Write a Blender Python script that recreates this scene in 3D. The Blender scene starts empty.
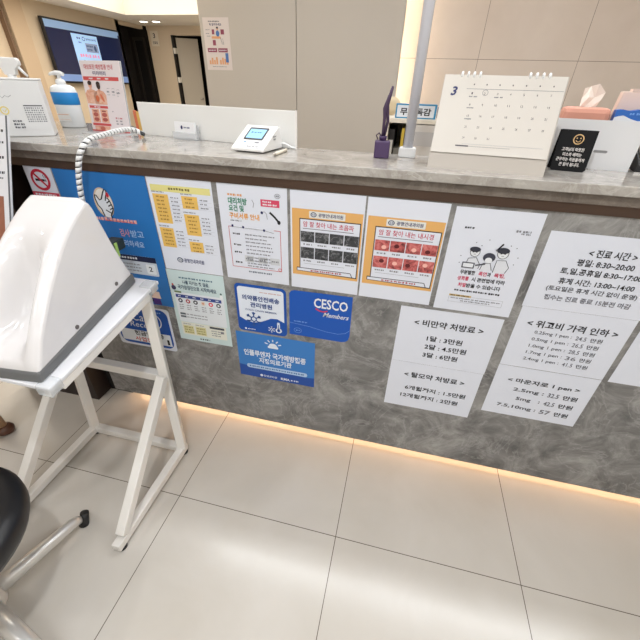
import bpy, bmesh, math, random
from mathutils import Vector, Matrix
random.seed(7)
C = bpy.context.scene.collection
sc = bpy.context.scene
PI = math.pi

# ------------------------------------------------------------------ camera
cam = bpy.data.cameras.new('camera'); cam.sensor_width = 36; cam.lens = 353.685 * 36 / 640; cam.clip_start = 0.02
co = bpy.data.objects.new('camera', cam); C.objects.link(co)
Rr, Rd, Rf = (0.97289297, 0.22957469, 0.02783408), (0.14890619, -0.52980515, -0.83494518), (-0.17693564, 0.81645696, -0.5496288)
cpos = (0.29523, -0.95825, 1.30259)
co.matrix_world = Matrix(((Rr[0], -Rd[0], -Rf[0], cpos[0]), (Rr[1], -Rd[1], -Rf[1], cpos[1]), (Rr[2], -Rd[2], -Rf[2], cpos[2]), (0, 0, 0, 1)))
sc.camera = co
# ------------------------------------------------------------------ world, exposure
w = bpy.data.worlds.new('world'); sc.world = w; w.use_nodes = True
w.node_tree.nodes['Background'].inputs[0].default_value = (0.9, 0.92, 1, 1)
w.node_tree.nodes['Background'].inputs[1].default_value = 0.15
vs = sc.view_settings
vs.view_transform = 'Standard'; vs.look = 'None'; vs.exposure = -0.25; vs.gamma = 1.0; vs.use_curve_mapping = False

def area(name, loc, sx, sy, power, col=(1, 1, 1), rot=(0, 0, 0), shape='RECTANGLE'):
    l = bpy.data.lights.new(name, 'AREA'); l.shape = shape; l.size = sx
    if shape == 'RECTANGLE': l.size_y = sy
    l.energy = power; l.color = col
    o = bpy.data.objects.new(name, l); C.objects.link(o); o.location = loc; o.rotation_euler = rot
    return o
CEIL = 2.3
# ceiling lights of the room and added panels: position, size, power, colour
DOWN = [(0.10, -0.95, 17), (1.35, -0.95, 6), (-1.35, -1.0, 7), (0.10, -2.2, 7), (1.35, -2.2, 7), (-1.35, -2.2, 7),
        (-2.9, -1.0, 7), (-2.9, 1.2, 6), (0.9, 1.1, 4), (-0.5, 1.1, 4)]
for i, (x, y, p) in enumerate(DOWN):
    area('downlight_lamp', (x, y, CEIL - 0.012), 0.11, 0.11, p, (0.95, 0.975, 1), shape='DISK')
area('added_panel_lamp', (0.3, -1.75, CEIL - 0.03), 2.4, 0.3, 9, (0.84, 0.92, 1))  # unseen panel lamps added to brighten the waiting side
area('added_panel_lamp', (0.3, -2.95, CEIL - 0.03), 2.4, 0.3, 9, (0.84, 0.92, 1))
area('line_lamp', (0.75, 0.38, CEIL - 0.03), 3.3, 0.09, 27, (0.9, 0.95, 1))
area('tray_lamp', (-3.2, 3.7, 2.53), 3.6, 5.0, 56, (1, 0.95, 0.89))

# ------------------------------------------------------------------ materials
MATS = {}
def mat(name, col, rough=0.5, metal=0.0, emit=0.0, alpha=1.0, trans=0.0, spec=0.5, coat=0.0):
    if name in MATS: return MATS[name]
    m = bpy.data.materials.new(name); m.use_nodes = True
    b = m.node_tree.nodes['Principled BSDF']
    c = tuple(col) + (1,)
    b.inputs['Base Color'].default_value = c
    b.inputs['Roughness'].default_value = rough
    b.inputs['Metallic'].default_value = metal
    b.inputs['Specular IOR Level'].default_value = spec
    b.inputs['Coat Weight'].default_value = coat
    if emit: b.inputs['Emission Color'].default_value = c; b.inputs['Emission Strength'].default_value = emit
    if trans: b.inputs['Transmission Weight'].default_value = trans; b.inputs['IOR'].default_value = 1.3
    if alpha < 1: b.inputs['Alpha'].default_value = alpha
    MATS[name] = m
    return m
def s2l(r, g, b):
    f = lambda v: (v / 255 / 12.92) if v / 255 <= 0.04045 else ((v / 255 + 0.055) / 1.055) ** 2.4
    return (f(r), f(g), f(b))
class NT:
    def __init__(self, m): self.t = m.node_tree; self.b = m.node_tree.nodes['Principled BSDF']
    def n(self, k, **kw):
        n = self.t.nodes.new(k)
        for a, v in kw.items(): setattr(n, a, v)
        return n
    def l(self, a, b): self.t.links.new(a, b)
    def math(self, op, a, b=None):
        n = self.n('ShaderNodeMath', operation=op)
        for i, v in enumerate((a, b)):
            if v is None: continue
            if isinstance(v, (int, float)): n.inputs[i].default_value = v
            else: self.l(v, n.inputs[i])
        return n.outputs[0]
    def ramp(self, fac, stops):
        n = self.n('ShaderNodeValToRGB'); e = n.color_ramp.elements
        while len(e) < len(stops): e.new(0.5)
        for k, (p, c) in zip(e, stops): k.position = p; k.color = tuple(c) + (1,)
        self.l(fac, n.inputs[0]); return n.outputs[0]
    def noise(self, vec, scale, detail=6, rough=0.6, dist=0.0):
        n = self.n('ShaderNodeTexNoise'); n.inputs['Scale'].default_value = scale; n.inputs['Detail'].default_value = detail
        n.inputs['Roughness'].default_value = rough; n.inputs['Distortion'].default_value = dist
        self.l(vec, n.inputs['Vector']); return n.outputs['Fac']
    def mix(self, fac, a, b, mode='MIX'):
        n = self.n('ShaderNodeMix', data_type='RGBA', blend_type=mode)
        for i, v in ((0, fac), (6, a), (7, b)):
            if isinstance(v, (int, float)): n.inputs[i].default_value = v
            elif isinstance(v, tuple): n.inputs[i].default_value = v + (1,)
            else: self.l(v, n.inputs[i])
        return n.outputs[2]
    def obj(self): return self.n('ShaderNodeTexCoord').outputs['Object']

def tile_mat(name, a, b, ax0, ax1, o0, o1, step, grout, rough, half=0.0012):
    m = mat(name, a, rough); t = NT(m); v = t.obj()
    sx = t.n('ShaderNodeSeparateXYZ'); t.l(v, sx.inputs[0])
    p0 = t.math('PINGPONG', t.math('SUBTRACT', sx.outputs[ax0], o0), step / 2)
    p1 = t.math('PINGPONG', t.math('SUBTRACT', sx.outputs[ax1], o1), step / 2)
    g = t.math('LESS_THAN', t.math('MINIMUM', p0, p1), half)
    n = t.noise(v, 3.0, 5, 0.55, 0.4)
    base = t.ramp(n, [(0.3, a), (0.7, b)])
    t.l(t.mix(g, base, grout), t.b.inputs['Base Color'])
    t.l(t.math('ADD', t.math('MULTIPLY', n, 0.10), rough - 0.05), t.b.inputs['Roughness'])
    return m
M_floor = tile_mat('floor_tile', s2l(198, 191, 181), s2l(208, 202, 194), 0, 1, 0.2428, -0.3411, 0.6, s2l(95, 85, 72), 0.2)
M_tilewall = tile_mat('wall_tile', s2l(210, 194, 180), s2l(219, 204, 191), 0, 2, 0.64, 1.485, 0.6, s2l(120, 96, 78), 0.4)

def stone(name, stops, rough, scale, vein):
    m = mat(name, stops[0][1], rough); t = NT(m); v = t.obj()
    n1 = t.noise(v, scale, 10, 0.72, 0.8)
    col = t.ramp(n1, stops)
    n2 = t.noise(v, scale * 0.55, 8, 0.6, 2.5)
    ve = t.math('ABSOLUTE', t.math('SUBTRACT', n2, 0.5))
    vm = t.ramp(ve, [(0.0, (1, 1, 1)), (0.022, (0, 0, 0))])
    n3 = t.noise(v, scale * 1.7, 2, 0.5)
    f = t.math('MULTIPLY', vm, t.math('MULTIPLY', n3, 0.75))
    t.l(t.mix(f, col, vein), t.b.inputs['Base Color'])
    return m
M_panel = stone('grey_stone_panel', [(0.30, s2l(80, 79, 79)), (0.5, s2l(126, 124, 122)), (0.70, s2l(168, 166, 163))], 0.42, 8, s2l(176, 174, 172))
M_slab = stone('polished_stone', [(0.28, s2l(132, 125, 118)), (0.5, s2l(166, 160, 153)), (0.75, s2l(190, 185, 178))], 0.10, 9, s2l(206, 202, 196))
M_lip = stone('stone_lip', [(0.28, s2l(84, 74, 66)), (0.5, s2l(108, 98, 89)), (0.75, s2l(134, 124, 114))], 0.35, 14, s2l(140, 128, 118))
M_brown = mat('brown_metal', s2l(82, 64, 54), 0.3, 0.5)
M_dark = mat('dark_brown_board', s2l(40, 29, 26), 0.5)
M_black = mat('black_void', (0.006, 0.006, 0.007), 0.8)
M_beige = mat('beige_wall', s2l(214, 197, 174), 0.7)
M_beige2 = mat('beige_pilaster', s2l(196, 174, 148), 0.7)
M_grey = mat('grey_beige_panel', s2l(196, 187, 176), 0.55)
M_seam = mat('seam_dark', s2l(60, 55, 50), 0.8)
M_white = mat('white_paint', s2l(232, 228, 220), 0.7)
M_ceil = mat('ceiling_white', s2l(236, 230, 220), 0.8)
M_darkroom = mat('dark_room', s2l(30, 25, 22), 0.8)  # darkness of the unlit rooms beyond, put into the wall colour
M_paper = mat('paper', s2l(219, 222, 232), 0.45)
M_paperw = mat('warm_paper', s2l(226, 220, 212), 0.5)
M_hood = mat('white_gloss_plastic', s2l(224, 221, 221), 0.16, coat=0.3)
M_plastic = mat('white_plastic', s2l(232, 232, 232), 0.35)
M_skirt = mat('grey_plastic', s2l(104, 105, 106), 0.5)
M_steelw = mat('white_steel', s2l(230, 226, 220), 0.35)
M_lam = mat('white_laminate', s2l(226, 226, 230), 0.3)
M_rub = mat('black_rubber', (0.012, 0.012, 0.013), 0.5)
M_leather = mat('black_leather', (0.008, 0.008, 0.010), 0.38)
M_cream = mat('cream_metal', s2l(206, 198, 188), 0.3)
M_purple = mat('purple_glaze', s2l(78, 58, 96), 0.35)
M_acr = mat('frosted_acrylic', s2l(236, 235, 232), 0.25)
M_clear = mat('clear_acrylic', s2l(236, 238, 240), 0.05, alpha=0.35)
M_pink = mat('pink_card', s2l(206, 146, 126), 0.55)
M_palepink = mat('pale_pink', s2l(230, 204, 190), 0.6)
M_tissue = mat('tissue', s2l(240, 228, 218), 0.8)
M_alu = mat('brushed_metal', (0.74, 0.72, 0.69), 0.33, 0.6)
M_chrome = mat('chrome', (0.8, 0.8, 0.82), 0.15, 1.0)
M_wood = mat('tan_wood', s2l(186, 150, 118), 0.5)
M_lamp = mat('lamp_diffuser', (1, 0.96, 0.9), 0.5, emit=6)
M_trayglow = mat('tray_glow', (1, 0.93, 0.8), 0.5, emit=2.4)  # glow put into the tray ceiling in place of its cove light
M_warmled = mat('warm_led', (1, 0.63, 0.36), 0.5, emit=14)
M_coveled = mat('cove_led', (1, 0.84, 0.62), 0.5, emit=26)
def ink(r, g, b, rough=0.45): return mat('ink_%d_%d_%d' % (r, g, b), s2l(r, g, b), rough, spec=0.35)
K = ink(38, 38, 42); GR = ink(128, 128, 134); LG = ink(170, 172, 178); NAVY = ink(40, 44, 96); RED = ink(196, 46, 62)
BLUE = ink(38, 110, 178); DBLUE = ink(22, 78, 164); WHI = ink(228, 230, 234); ORG = ink(222, 170, 102); YEL = ink(222, 214, 140)
def scan_mat(name, c, scale):
    m = mat(name, c[0], 0.45); t = NT(m)
    n = t.noise(t.obj(), scale, 4, 0.65, 1.2)
    t.l(t.ramp(n, [(0.3, c[0]), (0.52, c[1]), (0.72, c[2])]), t.b.inputs['Base Color']); return m
M_us = scan_mat('ultrasound_print', [s2l(22, 24, 28), s2l(62, 64, 68), s2l(150, 150, 152)], 62)
M_en = scan_mat('endoscopy_print', [s2l(84, 30, 34), s2l(190, 92, 90), s2l(220, 142, 136)], 48)
M_skin = scan_mat('skin_print', [s2l(206, 140, 112), s2l(224, 172, 148), s2l(232, 196, 176)], 60)

# ------------------------------------------------------------------ mesh helpers
def add_box(bm, x0, x1, y0, y1, z0, z1, mi=0):
    v = [bm.verts.new(p) for p in ((x0, y0, z0), (x1, y0, z0), (x1, y1, z0), (x0, y1, z0), (x0, y0, z1), (x1, y0, z1), (x1, y1, z1), (x0, y1, z1))]
    for f in ((0, 3, 2, 1), (4, 5, 6, 7), (0, 1, 5, 4), (1, 2, 6, 5), (2, 3, 7, 6), (3, 0, 4, 7)):
        bm.faces.new([v[i] for i in f]).material_index = mi
def add_tube(bm, pts, r, seg=12, closed=False, mi=0, caps=True, square=False):
    pts = [Vector(p) for p in pts]; n = len(pts); rings = []
    rr = r if isinstance(r, (list, tuple)) else [r] * n
    up = Vector((0, 0, 1))
    prev = None
    for i, p in enumerate(pts):
        if closed: d = pts[(i + 1) % n] - pts[i - 1]
        else: d = pts[min(i + 1, n - 1)] - pts[max(i - 1, 0)]
        d.normalize()
        if prev is None:
            a = d.cross(up)
            if a.length < 1e-3: a = Vector((1, 0, 0))
        else:
            a = prev - d * prev.dot(d)
        a.normalize(); b = d.cross(a); prev = a
        k = 4 if square else seg
        rings.append([bm.verts.new(p + (a * math.cos(2 * PI * (j + (0.5 if square else 0)) / k) + b * math.sin(2 * PI * (j + (0.5 if square else 0)) / k)) * rr[i]) for j in range(k)])
    k = len(rings[0])
    for i in range(n if closed else n - 1):
        A, B = rings[i], rings[(i + 1) % n]
        for j in range(k):
            f = bm.faces.new((A[j], A[(j + 1) % k], B[(j + 1) % k], B[j])); f.material_index = mi; f.smooth = not square
    if caps and not closed:
        bm.faces.new(rings[0][::-1]).material_index = mi; bm.faces.new(rings[-1]).material_index = mi
def add_lathe(bm, prof, cx=0, cy=0, seg=28, mi=0, sx=1.0, sy=1.0):
    rings = []
    for r, z in prof:
        rings.append([bm.verts.new((cx + sx * r * math.cos(2 * PI * j / seg), cy + sy * r * math.sin(2 * PI * j / seg), z)) for j in range(seg)])
    for A, B in zip(rings, rings[1:]):
        for j in range(seg):
            f = bm.faces.new((A[j], A[(j + 1) % seg], B[(j + 1) % seg], B[j])); f.material_index = mi; f.smooth = True
    bm.faces.new(rings[0][::-1]).material_index = mi; bm.faces.new(rings[-1]).material_index = mi
def add_prism(bm, poly, axis, a, b, mi=0):
    # poly: 2-D points; axis the extrusion axis
    def P(p, t): return {'x': (t, p[0], p[1]), 'y': (p[0], t, p[1]), 'z': (p[0], p[1], t)}[axis]
    A = [bm.verts.new(P(p, a)) for p in poly]; B = [bm.verts.new(P(p, b)) for p in poly]; n = len(poly)
    fs = [bm.faces.new(A), bm.faces.new(B[::-1])] + [bm.faces.new((A[i], B[i], B[(i + 1) % n], A[(i + 1) % n])) for i in range(n)]
    for f in fs: f.material_index = mi
    bmesh.ops.recalc_face_normals(bm, faces=fs)
def rrect(x0, y0, x1, y1, r, n=6):
    out = []
    for cx, cy, a in ((x1 - r, y1 - r, 0), (x0 + r, y1 - r, 90), (x0 + r, y0 + r, 180), (x1 - r, y0 + r, 270)):
        for i in range(n + 1):
            t = math.radians(a + 90 * i / n); out.append((cx + r * math.cos(t), cy + r * math.sin(t)))
    return out
def NB(): return bmesh.new()
def link(name, bm, mats, parent=None, bevel=0.0, loc=None, recalc=False, smooth_angle=False):
    if recalc: bmesh.ops.recalc_face_normals(bm, faces=bm.faces[:])
    me = bpy.data.meshes.new(name); bm.to_mesh(me); bm.free()
    for m in (mats if isinstance(mats, (list, tuple)) else [mats]): me.materials.append(m)
    o = bpy.data.objects.new(name, me); C.objects.link(o)
    if loc: o.location = loc
    if parent: o.parent = parent
    if bevel:
        b = o.modifiers.new('bevel', 'BEVEL'); b.width = bevel; b.segments = 2; b.limit_method = 'ANGLE'; b.angle_limit = 0.7
    return o
def box(name, x0, x1, y0, y1, z0, z1, m, parent=None, bevel=0.0):
    bm = NB(); add_box(bm, x0, x1, y0, y1, z0, z1); return link(name, bm, m, parent, bevel)
def tag(o, label, cat, group=None, kind=None):
    o['label'] = label; o['category'] = cat
    if group: o['group'] = group
    if kind: o['kind'] = kind
    return o
def thing(name, label, cat, loc=(0, 0, 0), rz=0.0, group=None):
    o = bpy.data.objects.new(name, None); C.objects.link(o); o.empty_display_size = 0.05
    o.location = loc; o.rotation_euler = (0, 0, rz)
    return tag(o, label, cat, group)
def struct(o): o['kind'] = 'structure'; return o

# printed sheet: 2-D drawing in its own plane (s right, t up), layers a fraction of a millimetre apart
_tcache = {}
def text_mesh(s, bold):
    k = (s, bold)
    if k in _tcache: return _tcache[k]
    c = bpy.data.curves.new('t', 'FONT'); c.body = s; c.size = 1; c.resolution_u = 2; c.offset = bold
    o = bpy.data.objects.new('t', c); C.objects.link(o)
    dg = bpy.context.evaluated_depsgraph_get(); dg.update()
    me = bpy.data.meshes.new_from_object(o.evaluated_get(dg))
    vs_ = [(v.co.x, v.co.y) for v in me.vertices]; fs_ = [tuple(p.vertices) for p in me.polygons]
    bpy.data.objects.remove(o); bpy.data.curves.remove(c); bpy.data.meshes.remove(me)
    xs = [v[0] for v in vs_]; ys = [v[1] for v in vs_]
    _tcache[k] = (vs_, fs_, min(xs), max(xs), min(ys), max(ys))
    return _tcache[k]
class Sheet:
    STEP = 0.00035
    def __init__(self, thick=0.0006): self.bm = NB(); self.mats = []; self.th = thick
    def mi(self, m):
        if m not in self.mats: self.mats.append(m)
        return self.mats.index(m)
    def base(self, pts, m):
        add_prism(self.bm, pts, 'y', 0, -self.th, self.mi(m)); return self
    def baserect(self, x0, z0, x1, z1, m): return self.base([(x0, z0), (x1, z0), (x1, z1), (x0, z1)], m)
    def poly(self, pts, m, L=1):
        y = -self.th - L * self.STEP
        a = sum(pts[i][0] * pts[(i + 1) % len(pts)][1] - pts[(i + 1) % len(pts)][0] * pts[i][1] for i in range(len(pts)))
        if a < 0: pts = pts[::-1]
        f = self.bm.faces.new([self.bm.verts.new((p[0], y, p[1])) for p in pts]); f.material_index = self.mi(m)
        return self
    def rect(self, x0, z0, x1, z1, m, L=1): return self.poly([(min(x0, x1), min(z0, z1)), (max(x0, x1), min(z0, z1)), (max(x0, x1), max(z0, z1)), (min(x0, x1), max(z0, z1))], m, L)
    def rr(self, x0, z0, x1, z1, r, m, L=1): return self.poly(rrect(x0, z0, x1, z1, r), m, L)
    def ell(self, cx, cz, rx, rz, m, L=1, n=24, rot=0.0):
        cr, sr = math.cos(rot), math.sin(rot)
        return self.poly([(cx + rx * math.cos(2 * PI * i / n) * cr - rz * math.sin(2 * PI * i / n) * sr, cz + rx * math.cos(2 * PI * i / n) * sr + rz * math.sin(2 * PI * i / n) * cr) for i in range(n)], m, L)
    def stroke(self, pts, wd, m, L=1, closed=False):
        n = len(pts); P = [Vector(p) for p in pts]; lft = []; rgt = []
        for i in range(n):
            if closed: d = P[(i + 1) % n] - P[i - 1]
            else: d = P[min(i + 1, n - 1)] - P[max(i - 1, 0)]
            if d.length < 1e-9: d = Vector((1, 0))
            d.normalize(); q = Vector((-d.y, d.x)) * wd / 2
            lft.append(P[i] + q); rgt.append(P[i] - q)
        for i in range(n if closed else n - 1):
            j = (i + 1) % n
            self.poly([tuple(lft[i]), tuple(lft[j]), tuple(rgt[j]), tuple(rgt[i])], m, L)
        return self
    def ring(self, cx, cz, rx, rz, wd, m, L=1, n=28, a0=0, a1=360):
        full = (a1 - a0) >= 360
        k = n if full else n + 1
        return self.stroke([(cx + rx * math.cos(math.radians(a0 + (a1 - a0) * i / n)), cz + rz * math.sin(math.radians(a0 + (a1 - a0) * i / n))) for i in range(k)], wd, m, L, full)
    def frame(self, x0, z0, x1, z1, wd, m, L=1):
        self.rect(x0, z0, x1, z0 + wd, m, L); self.rect(x0, z1 - wd, x1, z1, m, L)
        self.rect(x0, z0 + wd, x0 + wd, z1 - wd, m, L); self.rect(x1 - wd, z0 + wd, x1, z1 - wd, m, L); return self
    def text(self, s, x0, zc, x1, h, m, L=2, bold=0.012, shear=0.0):
        """text squeezed into the box x0..x1, zc +- h/2"""
        vs_, fs_, a, b, c, d = text_mesh(s, bold)
        y = -self.th - L * self.STEP; mi = self.mi(m)
        nv = []
        for x, z in vs_:
            u = (x - a) / (b - a); q = (z - c) / (d - c)
            nv.append(self.bm.verts.new((x0 + u * (x1 - x0) + shear * (q - 0.5) * h, y, zc + (q - 0.5) * h)))
        for f in fs_:
            try: self.bm.faces.new([nv[i] for i in f]).material_index = mi
            except ValueError: pass
        return self
    def words(self, x0, zc, x1, h, m, L=2, wmin=0.006, wmax=0.016, gap=0.003):
        """a line of print too small to read"""
        x = x0
        while x < x1 - 0.002:
            ww = min(random.uniform(wmin, wmax), x1 - x)
            k = x
            while k < x + ww - 0.0004:
                e = min(k + h * 0.8, x + ww)
                self.rect(k, zc - h * random.uniform(0.32, 0.5), e, zc + h * random.uniform(0.3, 0.5), m, L); k = e + h * 0.25
            x += ww + gap
        return self
    def done(self, name, label, cat, loc=(0, 0, 0), rot=(0, 0, 0), group=None, parent=None):
        me = bpy.data.meshes.new(name); self.bm.to_mesh(me); self.bm.free()
        for m in self.mats: me.materials.append(m)
        o = bpy.data.objects.new(name, me); C.objects.link(o); o.location = loc; o.rotation_euler = rot
        if parent: o.parent = parent
        if label: tag(o, label, cat, group)
        return o

# ================================================================== the room
def boxes(name, lst, m, parent=None):
    bm = NB()
    for b in lst: add_box(bm, *b)
    return link(name, bm, m, parent)
struct(box('floor', -6.2, 2.4, -3.6, 9.6, -0.1, 0.0, M_floor))
# ceiling at 2.3 m with a tray made to glow over the waiting area (x -5.1..-1.3, y 1.0..6.4)
struct(boxes('ceiling', [(-6.2, 2.4, -3.6, 1.0, CEIL, CEIL + 0.1), (-6.2, -5.1, 1.0, 6.4, CEIL, CEIL + 0.1), (-6.2, 2.4, 6.4, 9.6, CEIL, CEIL + 0.1), (-1.3, 2.4, 1.0, 6.4, CEIL, CEIL + 0.1),
     (-5.2, -1.2, 0.9, 1.0, CEIL + 0.1, 2.6), (-5.2, -1.2, 6.4, 6.5, CEIL + 0.1, 2.6), (-5.2, -5.1, 1.0, 6.4, CEIL + 0.1, 2.6), (-1.3, -1.2, 1.0, 6.4, CEIL + 0.1, 2.6)], M_ceil))
o = struct(box('ceiling_tray', -5.2, -1.2, 0.9, 6.5, 2.6, 2.7, M_trayglow))
struct(boxes('wall_left', [(-5.8, -5.7, -3.6, 6.95, 0, CEIL), (-5.8, -5.7, 6.95, 7.7, 2.24, CEIL)], M_beige))
struct(box('trim_1', -5.7, -5.6, 4.46, 4.74, 0, CEIL, M_beige2))
struct(box('shade_strip', -5.7, -5.62, 4.40, 4.43, 0, CEIL, mat('pilaster_shade', s2l(120, 96, 76), 0.6)))  # dark strip painted for the shade beside the pilaster
struct(boxes('wall_back', [(-5.60, -5.03, 7.7, 7.8, 0, CEIL), (-5.03, -4.1, 7.7, 7.8, 2.14, CEIL), (-4.1, -1.1, 7.7, 7.8, 0, CEIL)], M_beige))
struct(boxes('wall_corridor', [(-6.2, -6.1, 6.9, 9.6, 0, CEIL), (-6.1, -5.7, 6.85, 6.95, 0, CEIL), (-6.1, -5.68, 7.72, 7.8, 0, CEIL)], M_darkroom))
struct(boxes('wall_far', [(-6.1, -1.1, 9.5, 9.6, 0, CEIL), (-3.9, -3.8, 7.8, 9.5, 0, CEIL)], M_darkroom))
# dark door of the corridor
d2 = struct(boxes('door_2', [(-5.98, -5.94, 7.66, 7.72, 0, 2.1), (-5.74, -5.70, 7.66, 7.72, 0, 2.1), (-5.94, -5.74, 7.66, 7.72, 2.05, 2.1)], mat('dark_frame', s2l(40, 34, 30), 0.5)))
boxes('door_panel', [(-5.94, -5.74, 7.69, 7.72, 0, 2.05)], mat('dark_door', s2l(18, 17, 17), 0.5), d2)
# open grey door behind the doorway
d1 = struct(boxes('door_1', [(-5.03, -4.98, 7.66, 7.82, 0, 2.14)], mat('hinge_gap_shade', s2l(30, 26, 24), 0.5)))  # dark strip painted for the shaded gap on the hinge side
dl = NB(); add_prism(dl, [(-4.965, 7.75), (-4.955, 7.71), (-4.56, 7.93), (-4.58, 7.965)], 'z', 0.01, 2.1)
link('door_leaf', dl, mat('grey_door', s2l(176, 168, 156), 0.5), d1)
for z in (0.35, 1.3, 1.82): box('hinge', -5.005, -4.955, 7.64, 7.71, z, z + 0.1, M_white, d1)
hb = NB(); add_tube(hb, [(-4.64, 7.895, 1.0), (-4.61, 7.84, 1.0), (-4.57, 7.87, 1.0)], 0.012); link('door_handle', hb, M_chrome, d1)
# tall panels behind the desk, with a lit recess beside them and the tiled wall behind
struct(boxes('wall_middle', [(-1.235, -0.5502, 1.9, 1.94, 0, CEIL), (-0.5458, 0.143, 1.9, 1.94, 0, CEIL)], M_grey))
struct(boxes('wall_partition', [(-1.23, 0.10, 1.94, 1.95, 0, CEIL), (-1.23, -1.15, 1.95, 7.7, 0, CEIL)], M_seam))
struct(box('wall_tiled', -1.15, 2.4, 2.1, 2.2, 0, CEIL, M_tilewall))
struct(box('wall_right', 2.3, 2.4, -3.6, 2.1, 0, CEIL, M_white))
struct(box('wall_front', -6.2, 2.4, -3.6, -3.5, 0, CEIL, M_white))
tag(box('led_strip', 0.075, 0.10, 1.955, 1.965, 0.1, CEIL - 0.02, M_coveled), 'warm vertical light strip hidden beside the tall grey panels', 'light')

# lamp fittings under the ceiling
g = 'recessed ceiling downlights'
for i, (x, y, p) in enumerate(DOWN):
    bm = NB(); add_lathe(bm, [(0.075, -0.004), (0.095, -0.006), (0.1, 0.0)], 0, 0, 24)
    t = tag(link('downlight', bm, M_white, loc=(x, y, CEIL)), 'round white recessed downlight in the ceiling above the reception counter', 'light', g)
for (x, y) in ((-5.30, 7.2), (-5.02, 7.2)):
    bm = NB(); add_lathe(bm, [(0.05, -0.004), (0.07, -0.003), (0.075, 0.0)], 0, 0, 20)
    t = tag(link('downlight', bm, M_lamp, loc=(x, y, CEIL)), 'left small glowing downlight in front of the open grey door' if x < -5.2 else 'right small glowing downlight in front of the open grey door', 'light', 'pair of glowing downlights')
for y in (-1.75, -2.95):
    t = box('added_panel', -0.95, 1.55, y - 0.18, y + 0.18, CEIL - 0.026, CEIL, M_white)  # unseen bodies for the added panel lamps
    tag(t, 'added unseen light panel over the waiting side of the counter', 'light', 'added ceiling panels')

# ================================================================== reception counter
rc = thing('reception_counter', 'long grey marble reception counter with polished stone ledge covered in notices', 'counter', (0, 0, 0))
box('front_panel', -0.875, 2.28, 0.0, 0.03, 0.104, 1.0935, M_panel, rc)
# ledge: stone slab, deeper at the left end
bm = NB(); add_prism(bm, [(-1.45, -0.02), (2.28, -0.02), (2.28, 0.232), (-0.03, 0.232), (-0.65, 0.36), (-0.9, 0.56), (-1.45, 0.56)], 'z', 1.118, 1.14)
link('ledge_slab', bm, M_slab, rc, bevel=0.002)
box('ledge_lip', -1.44, 2.28, -0.008, 0.02, 1.0945, 1.118, M_lip, rc)
box('metal_trim', -1.44, 2.28, -0.004, 0.0, 1.0705, 1.0945, M_brown, rc)
box('metal_backing', -1.44, -0.875, 0.0, 0.03, 1.0705, 1.0945, M_brown, rc)
box('toe_kick', -0.98, 2.28, 0.12, 0.15, 0.0, 1.1, M_dark, rc)
box('recess_shade', -1.0, -0.875, 0.08, 0.118, 0.0, 1.118, M_black, rc)  # black sheet stands in for the darkness of the open recess
box('end_cabinet', -1.44, -1.0, -0.004, 0.5, 0.0, 1.0705, M_dark, rc)
box('back_panel', -1.0, 2.28, 0.2, 0.23, 0.7, 1.118, M_grey, rc)
dk_ = thing('staff_desk', 'white staff desk hidden behind the ledge, carrying the cream cabinet', 'desk', (0.6, 0.55, 0))
box('desk_top', -1.0, 1.6, -0.315, 0.3, 0.72, 0.75, M_white, dk_)
for x in (-0.98, 1.54): box('desk_support', x, x + 0.04, -0.31, 0.28, 0.0, 0.72, M_white, dk_)
box('led_strip', -0.86, 2.28, 0.108, 0.119, 0.050, 0.066, M_warmled, rc)

# ================================================================== notices on the panel (y = 0 plane; drawn in wall coordinates)
Y0 = -0.0006
def hung(s, name, label, cat='poster', group=None): return s.done(name, label, cat, (0, Y0, 0), group=group)
A4 = lambda s, x, z, m=None: s.baserect(x, z - 0.297, x + 0.21, z, m or M_paper)
LOGO = '광명안내과의원'
def logo(s, cx, cz, r): s.ell(cx, cz, r * 1.25, r, ink(66, 78, 104), 3); s.ring(cx, cz, r * 0.75, r * 0.55, r * 0.22, WHI, 4, 16); s.ring(cx, cz, r * 0.25, r * 0.25, r * 0.2, WHI, 4, 10)

# --- no smoking sign
s = Sheet(); s.baserect(-0.893, 0.93, -0.790, 1.0695, M_paper)
s.ring(-0.842, 1.03, 0.031, 0.029, 0.0085, ink(190, 30, 58), 2)
s.rect(-0.862, 1.026, -0.828, 1.033, K, 1); s.rect(-0.828, 1.026, -0.82, 1.033, GR, 1)
s.stroke([(-0.824, 1.036), (-0.828, 1.044), (-0.822, 1.050), (-0.826, 1.056)], 0.002, K, 1)
s.stroke([(-0.818, 1.036), (-0.821, 1.043), (-0.816, 1.048)], 0.002, K, 1)
s.stroke([(-0.863, 1.051), (-0.821, 1.009)], 0.007, ink(190, 30, 58), 3)
s.rect(-0.893, 0.976, -0.790, 0.992, ink(196, 52, 76), 1); s.words(-0.883, 0.984, -0.802, 0.007, WHI)
s.text('금연구역', -0.875, 0.957, -0.808, 0.017, K)
hung(s, 'no_smoking_sign', 'white no smoking sign with red crossed circle at the left panel end', 'sign')
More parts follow.
